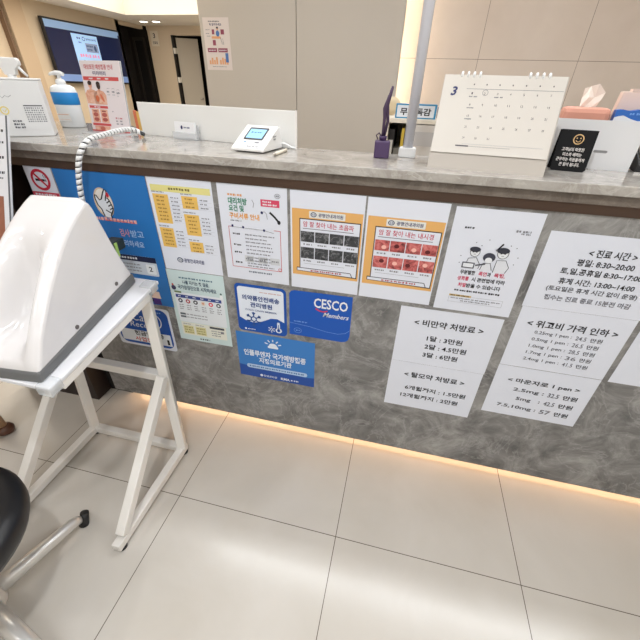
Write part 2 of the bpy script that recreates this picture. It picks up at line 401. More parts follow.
# --- blue poster with a hand
s = Sheet(); s.baserect(-0.785, 0.6155, -0.457, 1.0695, BLUE)
s.ell(-0.627, 0.977, 0.034, 0.047, ink(214, 190, 160), 1); s.ell(-0.625, 0.978, 0.030, 0.042, ink(232, 224, 214), 2)
hand = [(-0.636, 0.934), (-0.641, 0.957), (-0.650, 0.968), (-0.654, 0.988), (-0.652, 1.0), (-0.647, 0.999), (-0.639, 0.985), (-0.631, 0.989), (-0.620, 1.008), (-0.612, 1.019), (-0.606, 1.016), (-0.607, 1.008), (-0.614, 0.995),
        (-0.607, 0.992), (-0.603, 0.985), (-0.601, 0.979), (-0.599, 0.971), (-0.597, 0.962), (-0.600, 0.955), (-0.607, 0.945), (-0.612, 0.938), (-0.611, 0.930)]
s.poly(hand, WHI, 3); s.stroke(hand, 0.0042, K, 4)
for a, b in (((-0.614, 0.995), (-0.618, 0.984)), ((-0.603, 0.985), (-0.616, 0.977)), ((-0.600, 0.974), (-0.613, 0.967)), ((-0.598, 0.963), (-0.610, 0.957)), ((-0.626, 0.955), (-0.607, 0.945))): s.stroke([a, b], 0.0036, K, 4)
s.ell(-0.605, 1.003, 0.0055, 0.008, RED, 5)
s.words(-0.690, 0.9245, -0.521, 0.013, ink(226, 168, 160), 2, 0.02, 0.05); s.words(-0.640, 0.921, -0.53, 0.004, ink(214, 90, 84), 3, 0.02, 0.04)
s.text('검사', -0.598, 0.884, -0.562, 0.026, ink(224, 150, 150)); s.text('받고', -0.558, 0.884, -0.510, 0.024, ink(170, 198, 232))
s.text('관리하세요', -0.612, 0.848, -0.518, 0.022, ink(178, 200, 232))
s.rr(-0.74, 0.735, -0.488, 0.805, 0.006, ink(206, 214, 224), 1); s.rect(-0.74, 0.785, -0.488, 0.805, ink(26, 34, 66), 2); s.words(-0.632, 0.795, -0.555, 0.009, WHI, 3)
for z in (0.772, 0.760, 0.748): s.words(-0.70, z, -0.552, 0.005, GR, 2)
s.rr(-0.532, 0.742, -0.496, 0.778, 0.005, ink(232, 236, 240), 2); s.text('2', -0.522, 0.761, -0.508, 0.018, K, 3)
def fig(cx, z0, coat, leg):
    z0 = max(z0, 0.619)
    s.poly([(cx - 0.016, z0), (cx + 0.016, z0), (cx + 0.014, z0 + 0.028), (cx - 0.014, z0 + 0.028)], leg, 2)
    s.poly([(cx - 0.019, z0 + 0.026), (cx + 0.019, z0 + 0.026), (cx + 0.016, z0 + 0.054), (cx - 0.016, z0 + 0.054)], coat, 3)
    s.ell(cx, z0 + 0.064, 0.009, 0.011, ink(222, 178, 150), 4); s.ell(cx, z0 + 0.070, 0.010, 0.007, K, 5)
fig(-0.522, 0.617, ink(224, 196, 180), ink(70, 40, 120)); fig(-0.552, 0.628, ink(34, 36, 44), ink(40, 44, 60)); s.ell(-0.556, 0.662, 0.006, 0.008, WHI, 5)
hung(s, 'blue_poster', 'tall blue poster with a pointing hand drawing behind the white device')
# --- credit and cash receipt sticker
s = Sheet(); s.base(rrect(-0.745, 0.402, -0.489, 0.598, 0.012), M_paper)
s.poly(rrect(-0.735, 0.412, -0.498, 0.592, 0.03), DBLUE, 1); s.rect(-0.728, 0.424, -0.506, 0.480, ink(226, 230, 236), 2)
s.ring(-0.562, 0.536, 0.03, 0.034, 0.004, WHI, 2); s.text('Cash', -0.655, 0.545, -0.565, 0.036, WHI, 3, 0.0, 0.2); s.text('Receipt', -0.672, 0.506, -0.555, 0.034, WHI, 3, 0.0, 0.2)
s.words(-0.60, 0.578, -0.52, 0.006, ink(150, 186, 230))
s.text('현금영수증', -0.665, 0.467, -0.535, 0.024, K, 3, 0.03); s.text('사업장', -0.670, 0.438, -0.590, 0.022, RED, 3, 0.02); s.rect(-0.525, 0.43, -0.515, 0.455, K, 3)
hung(s, 'receipt_sticker', 'blue and white rounded cash receipt sticker below the blue poster', 'sticker')
# --- yellow fee table
X, Z = -0.4537, 1.0704
s = Sheet(); A4(s, X, Z)
s.rect(-0.445, 1.030, -0.250, 1.049, YEL, 1); s.words(-0.385, 1.040, -0.315, 0.008, ink(120, 110, 60), 2, 0.012, 0.02)
for (a, z1, b, z0) in ((-0.443, 1.022, -0.391, 0.933), (-0.443, 0.918, -0.395, 0.854), (-0.347, 1.022, -0.295, 0.985), (-0.348, 0.968, -0.298, 0.902), (-0.347, 0.881, -0.299, 0.846)):
    s.rect(a, z0, b, z1, ink(228, 186, 98), 1); s.words(a, z1 + 0.006, a + 0.04, 0.004, GR)
    z = z1 - 0.008
    while z > z0 + 0.003:
        s.words(a + 0.011, z, a + 0.040, 0.005, ink(150, 112, 54)); s.words(b + 0.008, z, b + 0.034, 0.0045, GR); s.rect(a, z - 0.0062, b + 0.045, z - 0.0058, LG, 1); z -= 0.0115
logo(s, -0.392, 0.812, 0.009); s.text(LOGO, -0.378, 0.812, -0.306, 0.015, NAVY, 2, 0.02)
hung(s, 'fee_table_sheet', 'white sheet of yellow fee tables right of the blue poster')
# --- pale green screening sheet
s = Sheet(); s.baserect(-0.459, 0.478, -0.245, 0.771, ink(200, 217, 217))
s.words(-0.413, 0.745, -0.283, 0.007, ink(70, 110, 130)); s.text('나를 지키는 첫 걸음,', -0.402, 0.728, -0.302, 0.016, ink(34, 64, 92), 2, 0.02); s.text('국가암검진으로 시작하세요', -0.424, 0.708, -0.278, 0.017, ink(34, 64, 92), 2, 0.02)
s.ell(-0.441, 0.702, 0.009, 0.009, ink(60, 60, 90), 2); s.ell(-0.443, 0.714, 0.004, 0.004, ink(200, 90, 80), 2); s.ell(-0.262, 0.690, 0.006, 0.009, ink(230, 232, 234), 2); s.ell(-0.262, 0.701, 0.004, 0.004, ink(84, 110, 110), 3)
s.rr(-0.444, 0.562, -0.255, 0.686, 0.004, ink(222, 226, 230), 1); s.rect(-0.442, 0.683, -0.415, 0.690, ink(110, 130, 90), 2)
s.rect(-0.440, 0.664, -0.264, 0.677, ink(58, 74, 140), 2); s.words(-0.43, 0.671, -0.27, 0.005, WHI, 3, 0.008, 0.012, 0.018)
for i, c in enumerate((ink(44, 50, 74), ink(170, 70, 80), ink(50, 44, 52), ink(226, 210, 196), ink(214, 80, 96), ink(70, 80, 84))):
    cx = -0.425 + i * 0.0295; s.ell(cx, 0.652, 0.0088, 0.0088, c, 2, 16); s.ell(cx, 0.652, 0.004, 0.004, WHI if i != 3 else ink(210, 150, 120), 3, 10)
    for z in (0.635, 0.626, 0.618): s.words(cx - 0.008, z, cx + 0.009, 0.0045, GR)
for z in (0.596, 0.584): s.rect(-0.437, z - 0.004, -0.415, z + 0.004, ink(90, 96, 104), 2); s.words(-0.412, z, -0.330, 0.005, GR)
s.rr(-0.442, 0.503, -0.262, 0.560, 0.003, ink(224, 224, 212), 1)
for a in (-0.436, -0.386): s.rect(a, 0.508, a + 0.042, 0.545, ink(212, 206, 158), 2); s.words(a + 0.002, 0.552, a + 0.036, 0.004, GR); [s.words(a + 0.004, z, a + 0.038, 0.006, ink(150, 138, 80), 3) for z in (0.537, 0.526, 0.515)]
s.rect(-0.327, 0.547, -0.269, 0.556, ink(70, 74, 80), 2); [s.words(-0.322, z, -0.285, 0.005, GR) for z in (0.537, 0.527, 0.517)]; s.rect(-0.285, 0.530, -0.272, 0.540, GR, 2)
s.words(-0.375, 0.490, -0.335, 0.007, K); hung(s, 'screening_sheet', 'pale green cancer screening sheet below the yellow fee tables')
# --- proxy prescription sheet
X, Z = -0.227, 1.0692
s = Sheet(); A4(s, X, Z)
s.words(-0.196, 1.040, -0.152, 0.008, ink(222, 160, 110), 2, 0.02, 0.03)
s.text('대리처방', -0.196, 1.0225, -0.138, 0.020, ink(44, 128, 96), 2, 0.03); s.text('요건 및', -0.196, 1.002, -0.149, 0.019, ink(44, 128, 96), 2, 0.03); s.text('구비서류 안내', -0.197, 0.980, -0.103, 0.018, ink(232, 160, 66), 2, 0.025)
s.words(-0.195, 0.965, -0.160, 0.004, GR); s.rect(-0.096, 1.014, -0.040, 1.034, ink(208, 70, 100), 1); s.words(-0.090, 1.028, -0.062, 0.005, WHI); s.words(-0.090, 1.020, -0.044, 0.005, WHI)
s.ring(-0.045, 1.046, 0.008, 0.006, 0.0012, GR, 2); s.words(-0.05, 1.046, -0.04, 0.005, GR)
s.stroke([(-0.120, 1.008), (-0.117, 1.02), (-0.122, 1.03)], 0.0015, GR, 2)
s.stroke([(-0.094, 0.995), (-0.087, 1.0), (-0.080, 0.994), (-0.078, 0.978)], 0.0014, GR, 2); s.ell(-0.094, 0.996, 0.004, 0.004, NAVY, 2); s.stroke([(-0.07, 0.999), (-0.055, 0.986), (-0.043, 0.972)], 0.006, K, 2); s.ell(-0.043, 0.972, 0.005, 0.006, K, 3)
s.frame(-0.204, 0.815, -0.039, 0.947, 0.0018, ink(196, 90, 92), 1); s.rect(-0.19, 0.942, -0.06, 0.951, M_paper, 2); s.stroke([(-0.196, 0.946), (-0.09, 0.944), (-0.06, 0.938)], 0.0012, GR, 3)
for a in (-0.190, -0.156, -0.09): s.ell(a, 0.949 - (a + 0.19) * 0.05, 0.0035, 0.004, NAVY, 4, 10)
for z, a in ((0.925, 1), (0.913, 0), (0.902, 0), (0.890, 1), (0.878, 0), (0.866, 1), (0.852, 0), (0.842, 0), (0.832, 1), (0.823, 0)):
    if a: s.words(-0.192, z, -0.168, 0.006, K)
    s.words(-0.152, z, random.uniform(-0.09, -0.055), 0.0045, GR)
for a in (-0.16, -0.115, -0.075): s.rr(a, 0.836, a + 0.03, 0.858, 0.002, ink(204, 206, 210), 2); s.words(a + 0.004, 0.847, a + 0.026, 0.006, GR, 3)
s.ring(-0.045, 0.822, 0.005, 0.004, 0.0014, ink(206, 70, 80), 3); s.words(-0.15, 0.803, -0.07, 0.006, ink(110, 118, 130))
hung(s, 'proxy_prescription_sheet', 'white sheet with green and orange heading about proxy prescriptions')
# --- ultrasound and endoscopy posters
def scan_sheet(X, Z, dx, heading, mt, name, label):
    s = Sheet(); A4(s, X, Z)
    s.rect(X + 0.005, Z - 0.251, X + 0.207, Z - 0.0485, ORG, 1)
    s.rr(X + 0.055, Z - 0.072, X + 0.158, Z - 0.053, 0.002, ink(222, 220, 214), 2); logo(s, X + 0.068, Z - 0.0625, 0.007); s.text(LOGO, X + 0.082, Z - 0.0625, X + 0.152, 0.011, NAVY, 3, 0.02)
    s.poly([(X + 0.027, Z - 0.075), (X + 0.203, Z - 0.075), (X + 0.203, Z - 0.243), (X + 0.018, Z - 0.238), (X + 0.018, Z - 0.226), (X + 0.027, Z - 0.226)], ink(46, 40, 44), 2)
    s.poly([(X + 0.0295, Z - 0.0775), (X + 0.2005, Z - 0.0775), (X + 0.2005, Z - 0.240), (X + 0.020, Z - 0.2365), (X + 0.020, Z - 0.2285), (X + 0.0295, Z - 0.2285)], M_paper, 3)
    s.rect(X + 0.020, Z - 0.2285, X + 0.183, Z - 0.2265, ink(46, 40, 44), 4); s.stroke([(X + 0.183, Z - 0.227), (X + 0.190, Z - 0.241)], 0.002, ink(46, 40, 44), 4)
    s.text(heading, X + 0.038, Z - 0.0905, X + 0.184, 0.016, ink(188, 56, 78), 4, 0.012); s.rect(X + 0.037, Z - 0.1045, X + 0.184, Z - 0.1030, ink(70, 60, 64), 4)
    for r, (z1, z0) in enumerate(((Z - 0.112, Z - 0.1435), (Z - 0.160, Z - 0.195))):
        for k in range(4):
            a = X + 0.031 + k * 0.0428
            s.rect(a, z0, a + 0.0405, z1, mt, 4); s.words(a + 0.008, z0 - 0.0075, a + 0.034, 0.0055, GR, 4)
            if mt is M_en:
                s.ell(a + random.uniform(0.012, 0.028), (z0 + z1) / 2 + random.uniform(-0.006, 0.006), 0.007, 0.006, ink(92, 30, 34) if (k + r) % 2 else ink(236, 180, 168), 5, 14)
            else:
                s.ring(a + 0.02, (z0 + z1) / 2, 0.013, 0.008, 0.0016, ink(112, 114, 118), 5, 12, 20 + 30 * k, 160 + 20 * k)
    s.rect(X + 0.040, Z - 0.2120, X + 0.165, Z - 0.2112, GR, 4); s.words(X + 0.062, Z - 0.2335, X + 0.16, 0.006, ink(176, 76, 86), 4)
    hung(s, name, label)
scan_sheet(-0.0083, 1.0676, 0, '암 잘 찾아 내는 초음파', M_us, 'ultrasound_poster', 'orange framed poster with eight grey ultrasound images')
scan_sheet(0.2069, 1.0667, 0, '암 잘 찾아 내는 내시경', M_en, 'endoscopy_poster', 'orange framed poster with eight red endoscopy images')
# --- cartoon notice
X, Z = 0.4307, 1.0624
s = Sheet(); A4(s, X, Z)
s.words(0.462, 1.012, 0.487, 0.006, K); s.words(0.585, 1.014, 0.620, 0.006, GR); s.words(0.598, 1.008, 0.62, 0.004, GR)
def head(cx, cz, r, hat):
    s.ell(cx, cz, r, r * 1.05, WHI, 2); s.ring(cx, cz, r, r * 1.05, 0.0014, K, 3)
    s.ell(cx - r * 0.1, cz + r * 0.6, r * 1.15, r * 0.62, ink(52, 54, 66), 4)
    s.rect(cx - r * 0.5, cz - r * 0.1, cx - r * 0.25, cz + r * 0.1, K, 5); s.rect(cx + r * 0.2, cz - r * 0.1, cx + r * 0.45, cz + r * 0.1, K, 5); s.stroke([(cx - r * 0.2, cz - r * 0.5), (cx + r * 0.25, cz - r * 0.45)], 0.001, K, 5)
head(0.503, 0.949, 0.012, 0); head(0.572, 0.952, 0.0135, 1); s.ell(0.541, 0.938, 0.0155, 0.013, ink(58, 60, 74), 6)
s.ell(0.541, 0.930, 0.009, 0.008, WHI, 7)
for pts in ([(0.487, 0.905), (0.490, 0.930), (0.510, 0.934), (0.523, 0.915), (0.521, 0.903)], [(0.526, 0.900), (0.530, 0.920), (0.548, 0.922), (0.556, 0.902)], [(0.560, 0.897), (0.562, 0.932), (0.584, 0.934), (0.596, 0.915), (0.590, 0.898)]):
    s.poly(pts, ink(218, 220, 226), 2); s.stroke(pts, 0.0016, K, 3)
s.rect(0.478, 0.902, 0.510, 0.919, ink(88, 90, 98), 5); s.rect(0.481, 0.905, 0.507, 0.916, WHI, 6); s.stroke([(0.512, 0.912), (0.536, 0.919)], 0.004, ink(80, 82, 90), 5)
s.stroke([(0.556, 0.962), (0.566, 0.978)], 0.004, K, 4); s.stroke([(0.553, 0.958), (0.557, 0.963)], 0.006, GR, 4)
for a, b in ((0.50, 0.975), (0.53, 0.985), (0.60, 0.97), (0.470, 0.935), (0.605, 0.925), (0.61, 0.945), (0.47, 0.915), (0.515, 0.968), (0.585, 0.975)): s.ell(a, b, 0.0014, 0.0014, ink(90, 92, 100), 2, 8)
PK = ink(206, 60, 92)
s.text('무분별한', 0.479, 0.889, 0.518, 0.013, K, 2, 0.025); s.text('폭언', 0.527, 0.889, 0.548, 0.013, PK, 2, 0.025); s.text('과', 0.549, 0.889, 0.559, 0.013, K, 2, 0.025); s.text('폭행,', 0.567, 0.889, 0.595, 0.013, PK, 2, 0.025)
s.text('성희롱', 0.476, 0.870, 0.506, 0.013, PK, 2, 0.025); s.text('시 관련법에 따라', 0.513, 0.870, 0.600, 0.013, K, 2, 0.025)
s.text('처벌', 0.482, 0.850, 0.503, 0.013, PK, 2, 0.025); s.text('받을 수 있습니다', 0.504, 0.850, 0.594, 0.013, K, 2, 0.025)
s.words(0.476, 0.832, 0.600, 0.006, K); s.frame(0.466, 0.793, 0.612, 0.814, 0.0008, LG, 1); s.rect(0.466, 0.812, 0.526, 0.818, ink(206, 178, 120), 2); s.words(0.470, 0.815, 0.52, 0.004, K, 3)
s.words(0.472, 0.806, 0.606, 0.004, GR); s.words(0.50, 0.799, 0.58, 0.004, GR)
hung(s, 'conduct_notice', 'white notice with a cartoon of three people above black and pink text')
# --- price sheets
SH = 0.0
def plain(x0, z0, x1, z1, rows, name, label):
    s = Sheet(); s.baserect(x0, z0, x1, z1, M_paper)
    for r in rows:
        t_, a, b, zc, h = r[:5]; s.text(t_, a, zc, b, h, r[5] if len(r) > 5 else K, 2, 0.022 if h > 0.015 else 0.008)
    return hung(s, name, label, 'notice')
DG = ink(84, 84, 90); G2 = ink(112, 112, 120)
plain(0.6627, 0.8095, 0.9597, 1.0243, [('< 진료 시간 >', 0.765, 0.871, 0.978, 0.021), ('평일: 8:30~20:00', 0.748, 0.877, 0.951, 0.019), ('토,일,공휴일 8:30~17:00', 0.719, 0.905, 0.925, 0.019),
    ('휴게 시간: 13:00~14:00', 0.725, 0.901, 0.897, 0.018), ('(토요일은 휴게 시간 없이 운영)', 0.703, 0.918, 0.8725, 0.017, DG), ('접수는 진료 종료 15분전 마감', 0.707, 0.915, 0.846, 0.016, G2)], 'hours_notice', 'white notice of clinic opening hours, topmost at the right end')
plain(0.6654, 0.5985, 0.952, 0.8088, [('< 위고비 가격 인하 >', 0.694, 0.925, 0.7585, 0.024)] + [(t_, a, b, z, 0.014, c) for (ta, tb, tc), z in zip((('0.25mg 1 pen :', '24.5', '만원'), ('0.5mg 1 pen :', '26.5', '만원'), ('1.0mg 1 pen :', '28.5', '만원'), ('1.7mg 1 pen :', '36', '만원'), ('2.4mg 1 pen :', '41.5', '만원')), (0.729, 0.705, 0.681, 0.657, 0.633))
    for t_, a, b, c in ((ta, 0.722, 0.820, DG), (tb, 0.830, 0.858, G2), (tc, 0.868, 0.898, K))], 'injection_price_notice', 'white price notice with five dose lines, below the opening hours')
plain(0.6648, 0.391, 0.952, 0.5969, [('< 마운자로 1 pen >', 0.706, 0.914, 0.543, 0.021)] + [(t_, a, b, z, 0.018, c) for (ta, a0, tb, tc), z in zip((('2.5mg :', 0.733, '32.5', '만원'), ('5mg   :', 0.752, '42.5', '만원'), ('7.5,10mg :', 0.704, '57', '만원')), (0.506, 0.469, 0.431))
    for t_, a, b, c in ((ta, a0, 0.824, DG), (tb, 0.836, 0.868, G2), (tc, 0.880, 0.921, K))], 'pen_price_notice', 'white price notice with three dose lines, bottom right above the floor')
plain(0.3389, 0.5455, 0.6334, 0.7561, [('< 비만약 처방료 >', 0.387, 0.589, 0.706, 0.025), ('1달 : 3만원', 0.434, 0.541, 0.652, 0.020), ('2달 : 4.5만원', 0.433, 0.560, 0.620, 0.020), ('3달 : 6만원', 0.433, 0.541, 0.587, 0.020)], 'diet_price_notice', 'white price notice with three month lines, below the endoscopy poster')
plain(0.3386, 0.342, 0.6316, 0.5447, [('< 탈모약 처방료 >', 0.389, 0.585, 0.494, 0.023), ('6개월까지 : 1.5만원', 0.400, 0.602, 0.435, 0.020), ('12개월까지 : 2만원', 0.390, 0.585, 0.398, 0.020)], 'hair_price_notice', 'white price notice with two lines, lower left of the price notices')
s = Sheet(); s.baserect(0.968, 0.596, 1.262, 0.806, M_paper); hung(s, 'blank_notice', 'white sheet cut off by the right edge beside the price notices', 'notice')
# --- stickers
s = Sheet(); s.base(rrect(-0.209, 0.566, -0.028, 0.755, 0.016), DBLUE); LB = ink(222, 228, 238)
s.poly(rrect(-0.200, 0.600, -0.037, 0.745, 0.011), LB, 1)
s.poly([(-0.203, 0.625), (-0.180, 0.612), (-0.150, 0.606), (-0.125, 0.612), (-0.105, 0.622), (-0.085, 0.633), (-0.062, 0.635), (-0.034, 0.622), (-0.034, 0.575), (-0.203, 0.575)], DBLUE, 2)
s.text('의약품안전배송', -0.185, 0.705, -0.052, 0.020, ink(36, 66, 130), 3, 0.03); s.text('관리병원', -0.157, 0.679, -0.078, 0.020, ink(36, 66, 130), 3, 0.03); s.words(-0.12, 0.731, -0.045, 0.004, ink(196, 150, 140))
s.text('COLD CHAIN MEMBER', -0.176, 0.6575, -0.062, 0.007, ink(36, 66, 130), 3)
def flake(cx, cz, r, m, wd):
    s.ring(cx, cz, r * 0.32, r * 0.32, wd, m, 4, 14)
    for k in range(6):
        a = PI / 3 * k + 0.5; ca, sa = math.cos(a), math.sin(a)
        s.stroke([(cx + ca * r * 0.35, cz + sa * r * 0.35), (cx + ca * r, cz + sa * r)], wd, m, 4)
        for q in (-0.6, 0.6): s.stroke([(cx + ca * r * 0.65, cz + sa * r * 0.65), (cx + ca * r * 0.65 + math.cos(a + q) * r * 0.32, cz + sa * r * 0.65 + math.sin(a + q) * r * 0.32)], wd, m, 4)
flake(-0.148, 0.621, 0.029, ink(50, 86, 150), 0.0042); flake(-0.084, 0.589, 0.013, LB, 0.002)
s.rr(-0.063, 0.590, -0.053, 0.622, 0.0045, LB, 4); s.ell(-0.058, 0.588, 0.0115, 0.0105, LB, 4); s.ell(-0.058, 0.588, 0.006, 0.006, DBLUE, 5); s.rect(-0.0592, 0.588, -0.0568, 0.612, DBLUE, 5)
s.ell(-0.181, 0.577, 0.004, 0.004, LB, 4, 12); s.words(-0.173, 0.577, -0.145, 0.005, LB, 4)
hung(s, 'cold_chain_sticker', 'square blue and white sticker with a snowflake and thermometer', 'sticker')
CB = ink(24, 84, 176)
s = Sheet(); c = rrect(-0.019, 0.582, 0.190, 0.758, 0.016)
s.base([(-0.019, 0.582), (0.165, 0.582), (0.178, 0.586), (0.186, 0.594), (0.190, 0.610), (0.190, 0.760), (0.0, 0.757), (-0.011, 0.753), (-0.017, 0.744)], CB)
s.text('CESCO', 0.066, 0.722, 0.177, 0.036, WHI, 3, 0.02); s.text('Members', 0.100, 0.682, 0.183, 0.017, WHI, 3, 0.01, 0.35)
s.stroke([(0.072, 0.701), (0.085, 0.694), (0.098, 0.692), (0.112, 0.697)], 0.0045, ink(206, 60, 84), 4)
s.stroke([(-0.018, 0.632), (0.05, 0.626), (0.11, 0.615), (0.15, 0.613), (0.175, 0.620), (0.189, 0.634)], 0.0014, ink(120, 160, 222), 3); s.words(-0.002, 0.640, 0.044, 0.005, ink(120, 160, 222), 3); s.ring(0.011, 0.603, 0.013, 0.010, 0.0012, ink(120, 160, 222), 3); s.words(0.004, 0.603, 0.018, 0.006, ink(120, 160, 222), 3)
hung(s, 'pest_control_sticker', 'plain blue sticker with large white lettering below the ultrasound poster', 'sticker')
s = Sheet(); s.baserect(-0.224, 0.349, 0.073, 0.5575, ink(58, 122, 192)); s.poly([(-0.224, 0.349), (0.073, 0.349), (0.073, 0.394), (0.04, 0.390), (-0.05, 0.394), (-0.15, 0.398), (-0.224, 0.404)], ink(34, 76, 156), 1)
for k in range(5):
    a = math.radians(20 + 35 * k); s.stroke([(-0.083 + 0.021 * math.cos(a), 0.515 + 0.018 * math.sin(a)), (-0.083 + 0.033 * math.cos(a), 0.515 + 0.028 * math.sin(a))], 0.0045, LB, 2)
s.poly([(-0.083 + 0.016 * math.cos(math.radians(i * 18)), 0.513 + 0.013 * math.sin(math.radians(i * 18))) for i in range(11)], LB, 2); s.rr(-0.103, 0.503, -0.063, 0.513, 0.004, LB, 3)
s.text('인플루엔자 국가예방접종', -0.200, 0.467, 0.040, 0.029, LB, 2, 0.03); s.text('지정의료기관', -0.142, 0.437, -0.014, 0.026, LB, 2, 0.03)
s.rr(-0.193, 0.393, 0.046, 0.412, 0.009, ink(176, 200, 228), 2); s.words(-0.182, 0.4025, 0.036, 0.007, ink(52, 96, 160), 3)
s.ell(-0.136, 0.363, 0.006, 0.006, LB, 3, 12); s.text('질병관리청', -0.127, 0.363, -0.074, 0.010, LB, 3); s.text('KMA', -0.058, 0.363, -0.022, 0.012, WHI, 3, 0.03); s.words(-0.018, 0.363, 0.012, 0.008, LB, 3)
hung(s, 'vaccination_sticker', 'light blue flu vaccination sticker with a white half sun, lowest on the panel', 'sticker')

# ================================================================== things on the ledge
LT = 1.14
def yaw(a, b): return math.atan2(b[1] - a[1], b[0] - a[0])
# --- partition board
a, b = (-0.668, 0.315), (-0.055, 0.2)
t = thing('partition_board', 'low white frosted board along the back of the ledge behind the card terminal', 'board', (a[0], a[1], LT), yaw(a, b))
box('board_panel', 0, 0.626, 0, 0.006, 0.0, 0.102, M_acr, t, 0.001)
box('edge_strip', 0.6265, 0.630, -0.001, 0.007, 0.0, 0.103, mat('bright_edge', s2l(244, 240, 236), 0.3), t)
# --- desk calendar
a, b = (0.343, 0.049), (0.61, 0.024)
t = thing('desk_calendar', 'large white spiral desk calendar showing month 3 on the ledge', 'calendar', (a[0], a[1], LT), yaw(a, b))
lean = math.radians(16)
M_cal = mat('calendar_board', s2l(190, 182, 173), 0.6)
bm = NB(); add_prism(bm, [(0, 0), (0.078, 0.197), (0.080, 0.197), (0.145, 0.003), (0.145, 0.0), (0.141, 0), (0.079, 0.191), (0.003, 0)], 'x', 0, 0.268); link('easel_board', bm, M_cal, t)
st = Sheet(0.0005); st.baserect(0, 0.034, 0.264, 0.2075, mat('calendar_page', s2l(216, 210, 202), 0.55))
SK = ink(96, 90, 96)
st.text('3', 0.022, 0.172, 0.034, 0.020, NAVY, 2, 0.03, 0.2)
for i in range(7): st.rect(0.069 + i * 0.0283, 0.1855, 0.0715 + i * 0.0283, 0.1885, SK, 2)
st.rect(0.055, 0.1772, 0.262, 0.1780, GR, 1)
for d in range(31):
    r, k = divmod(d, 7); xx = 0.068 + k * 0.0283; zz = 0.168 - r * 0.0245
    st.text(str(d + 1), xx, zz, xx + (0.003 if d < 9 else 0.0052), 0.0046, SK, 2, 0.0)
for d in (0, 2, 7, 14): r, k = divmod(d, 7); st.words(0.064 + k * 0.0283, 0.161 - r * 0.0245, 0.082 + k * 0.0283, 0.003, GR)
st.ring(0.0985, 0.170, 0.006, 0.006, 0.0008, GR, 2, 16); st.rect(0.0560, 0.050, 0.086, 0.0530, SK, 2); st.rect(0.086, 0.0508, 0.18, 0.0514, GR, 2); st.rect(0.07, 0.056, 0.25, 0.0565, LG, 2)
pg = st.done('page', None, None, (0.001, -0.0016, 0.004), (-math.atan2(0.078, 0.197), 0, 0), parent=t)
for x0 in (0.040, 0.188):
    for k in range(4):
        x = x0 + k * 0.0135; bm = NB(); add_tube(bm, [(x, 0.079 + 0.0062 * math.cos(q), 0.1965 + 0.0052 * math.sin(q)) for q in [2 * PI * i / 14 for i in range(14)]], 0.0028, 8, True); link('ring', bm, M_plastic, t)
# --- black tent card
a, b = (0.654, 0.138), (0.732, 0.122)
t = thing('tent_card', 'small black tent card with gold smiley and white thank you text', 'sign', (a[0], a[1], LT), yaw(a, b))
MB_ = mat('black_card', (0.010, 0.010, 0.011), 0.6, spec=0.15)
st = Sheet(0.001); st.base([(0.004, 0), (0.074, 0), (0.079, 0.005), (0.079, 0.094), (0, 0.094), (0, 0.004)], MB_)
GO = ink(214, 178, 124)
st.ring(0.042, 0.073, 0.0105, 0.0105, 0.0024, GO, 2); st.ell(0.038, 0.0755, 0.0016, 0.0016, GO, 2, 10); st.ell(0.046, 0.0755, 0.0016, 0.0016, GO, 2, 10); st.ring(0.042, 0.0725, 0.0052, 0.0052, 0.0017, GO, 2, 10, 200, 340)
for i, (tx, x0, x1) in enumerate((('고객님의 따뜻한', 0.013, 0.062), ('미소와 배려는', 0.018, 0.060), ('근무하는 직원들에게', 0.007, 0.069), ('큰 힘이 됩니다.', 0.017, 0.062))): st.text(tx, x0, 0.050 - i * 0.0115, x1, 0.0085, ink(232, 226, 222), 2, 0.02)
st.done('front_leaf', None, None, (0, 0, 0.0005), (-0.21, 0, 0), parent=t)
bm = NB(); add_prism(bm, [(0.038, 0), (0.0395, 0), (0.0203, 0.092), (0.019, 0.092)], 'x', -0.003, 0.076); link('back_leaf', bm, MB_, t)
# --- white open box with a slot
a, b = (0.66, 0.2195), (0.853, 0.182)
t = thing('white_box', 'white open holder box with a grey slot behind the black tent card', 'box', (a[0], a[1], LT), yaw(a, b))
WB = mat('white_card', s2l(226, 226, 228), 0.45)
bm = NB(); W, D, H = 0.197, 0.115, 0.113
add_box(bm, 0, W, 0, 0.003, 0, H); add_box(bm, 0, W, D - 0.003, D, 0, H); add_box(bm, 0, 0.003, 0.003, D - 0.003, 0, H); add_box(bm, W - 0.003, W, 0.003, D - 0.003, 0, H); add_box(bm, 0.003, W - 0.003, 0.003, D - 0.003, 0, 0.003)
link('box_shell', bm, WB, t)
bm = NB(); add_prism(bm, rrect(0.105, 0.0395, 0.136, 0.0455, 0.0028), 'y', -0.0006, 0.0); link('slot', bm, ink(140, 140, 142), t)
org, ry = Vector((a[0], a[1], LT)), yaw(a, b)
def on(x, y, z): return org + Matrix.Rotation(ry, 3, 'Z') @ Vector((x, y, z))
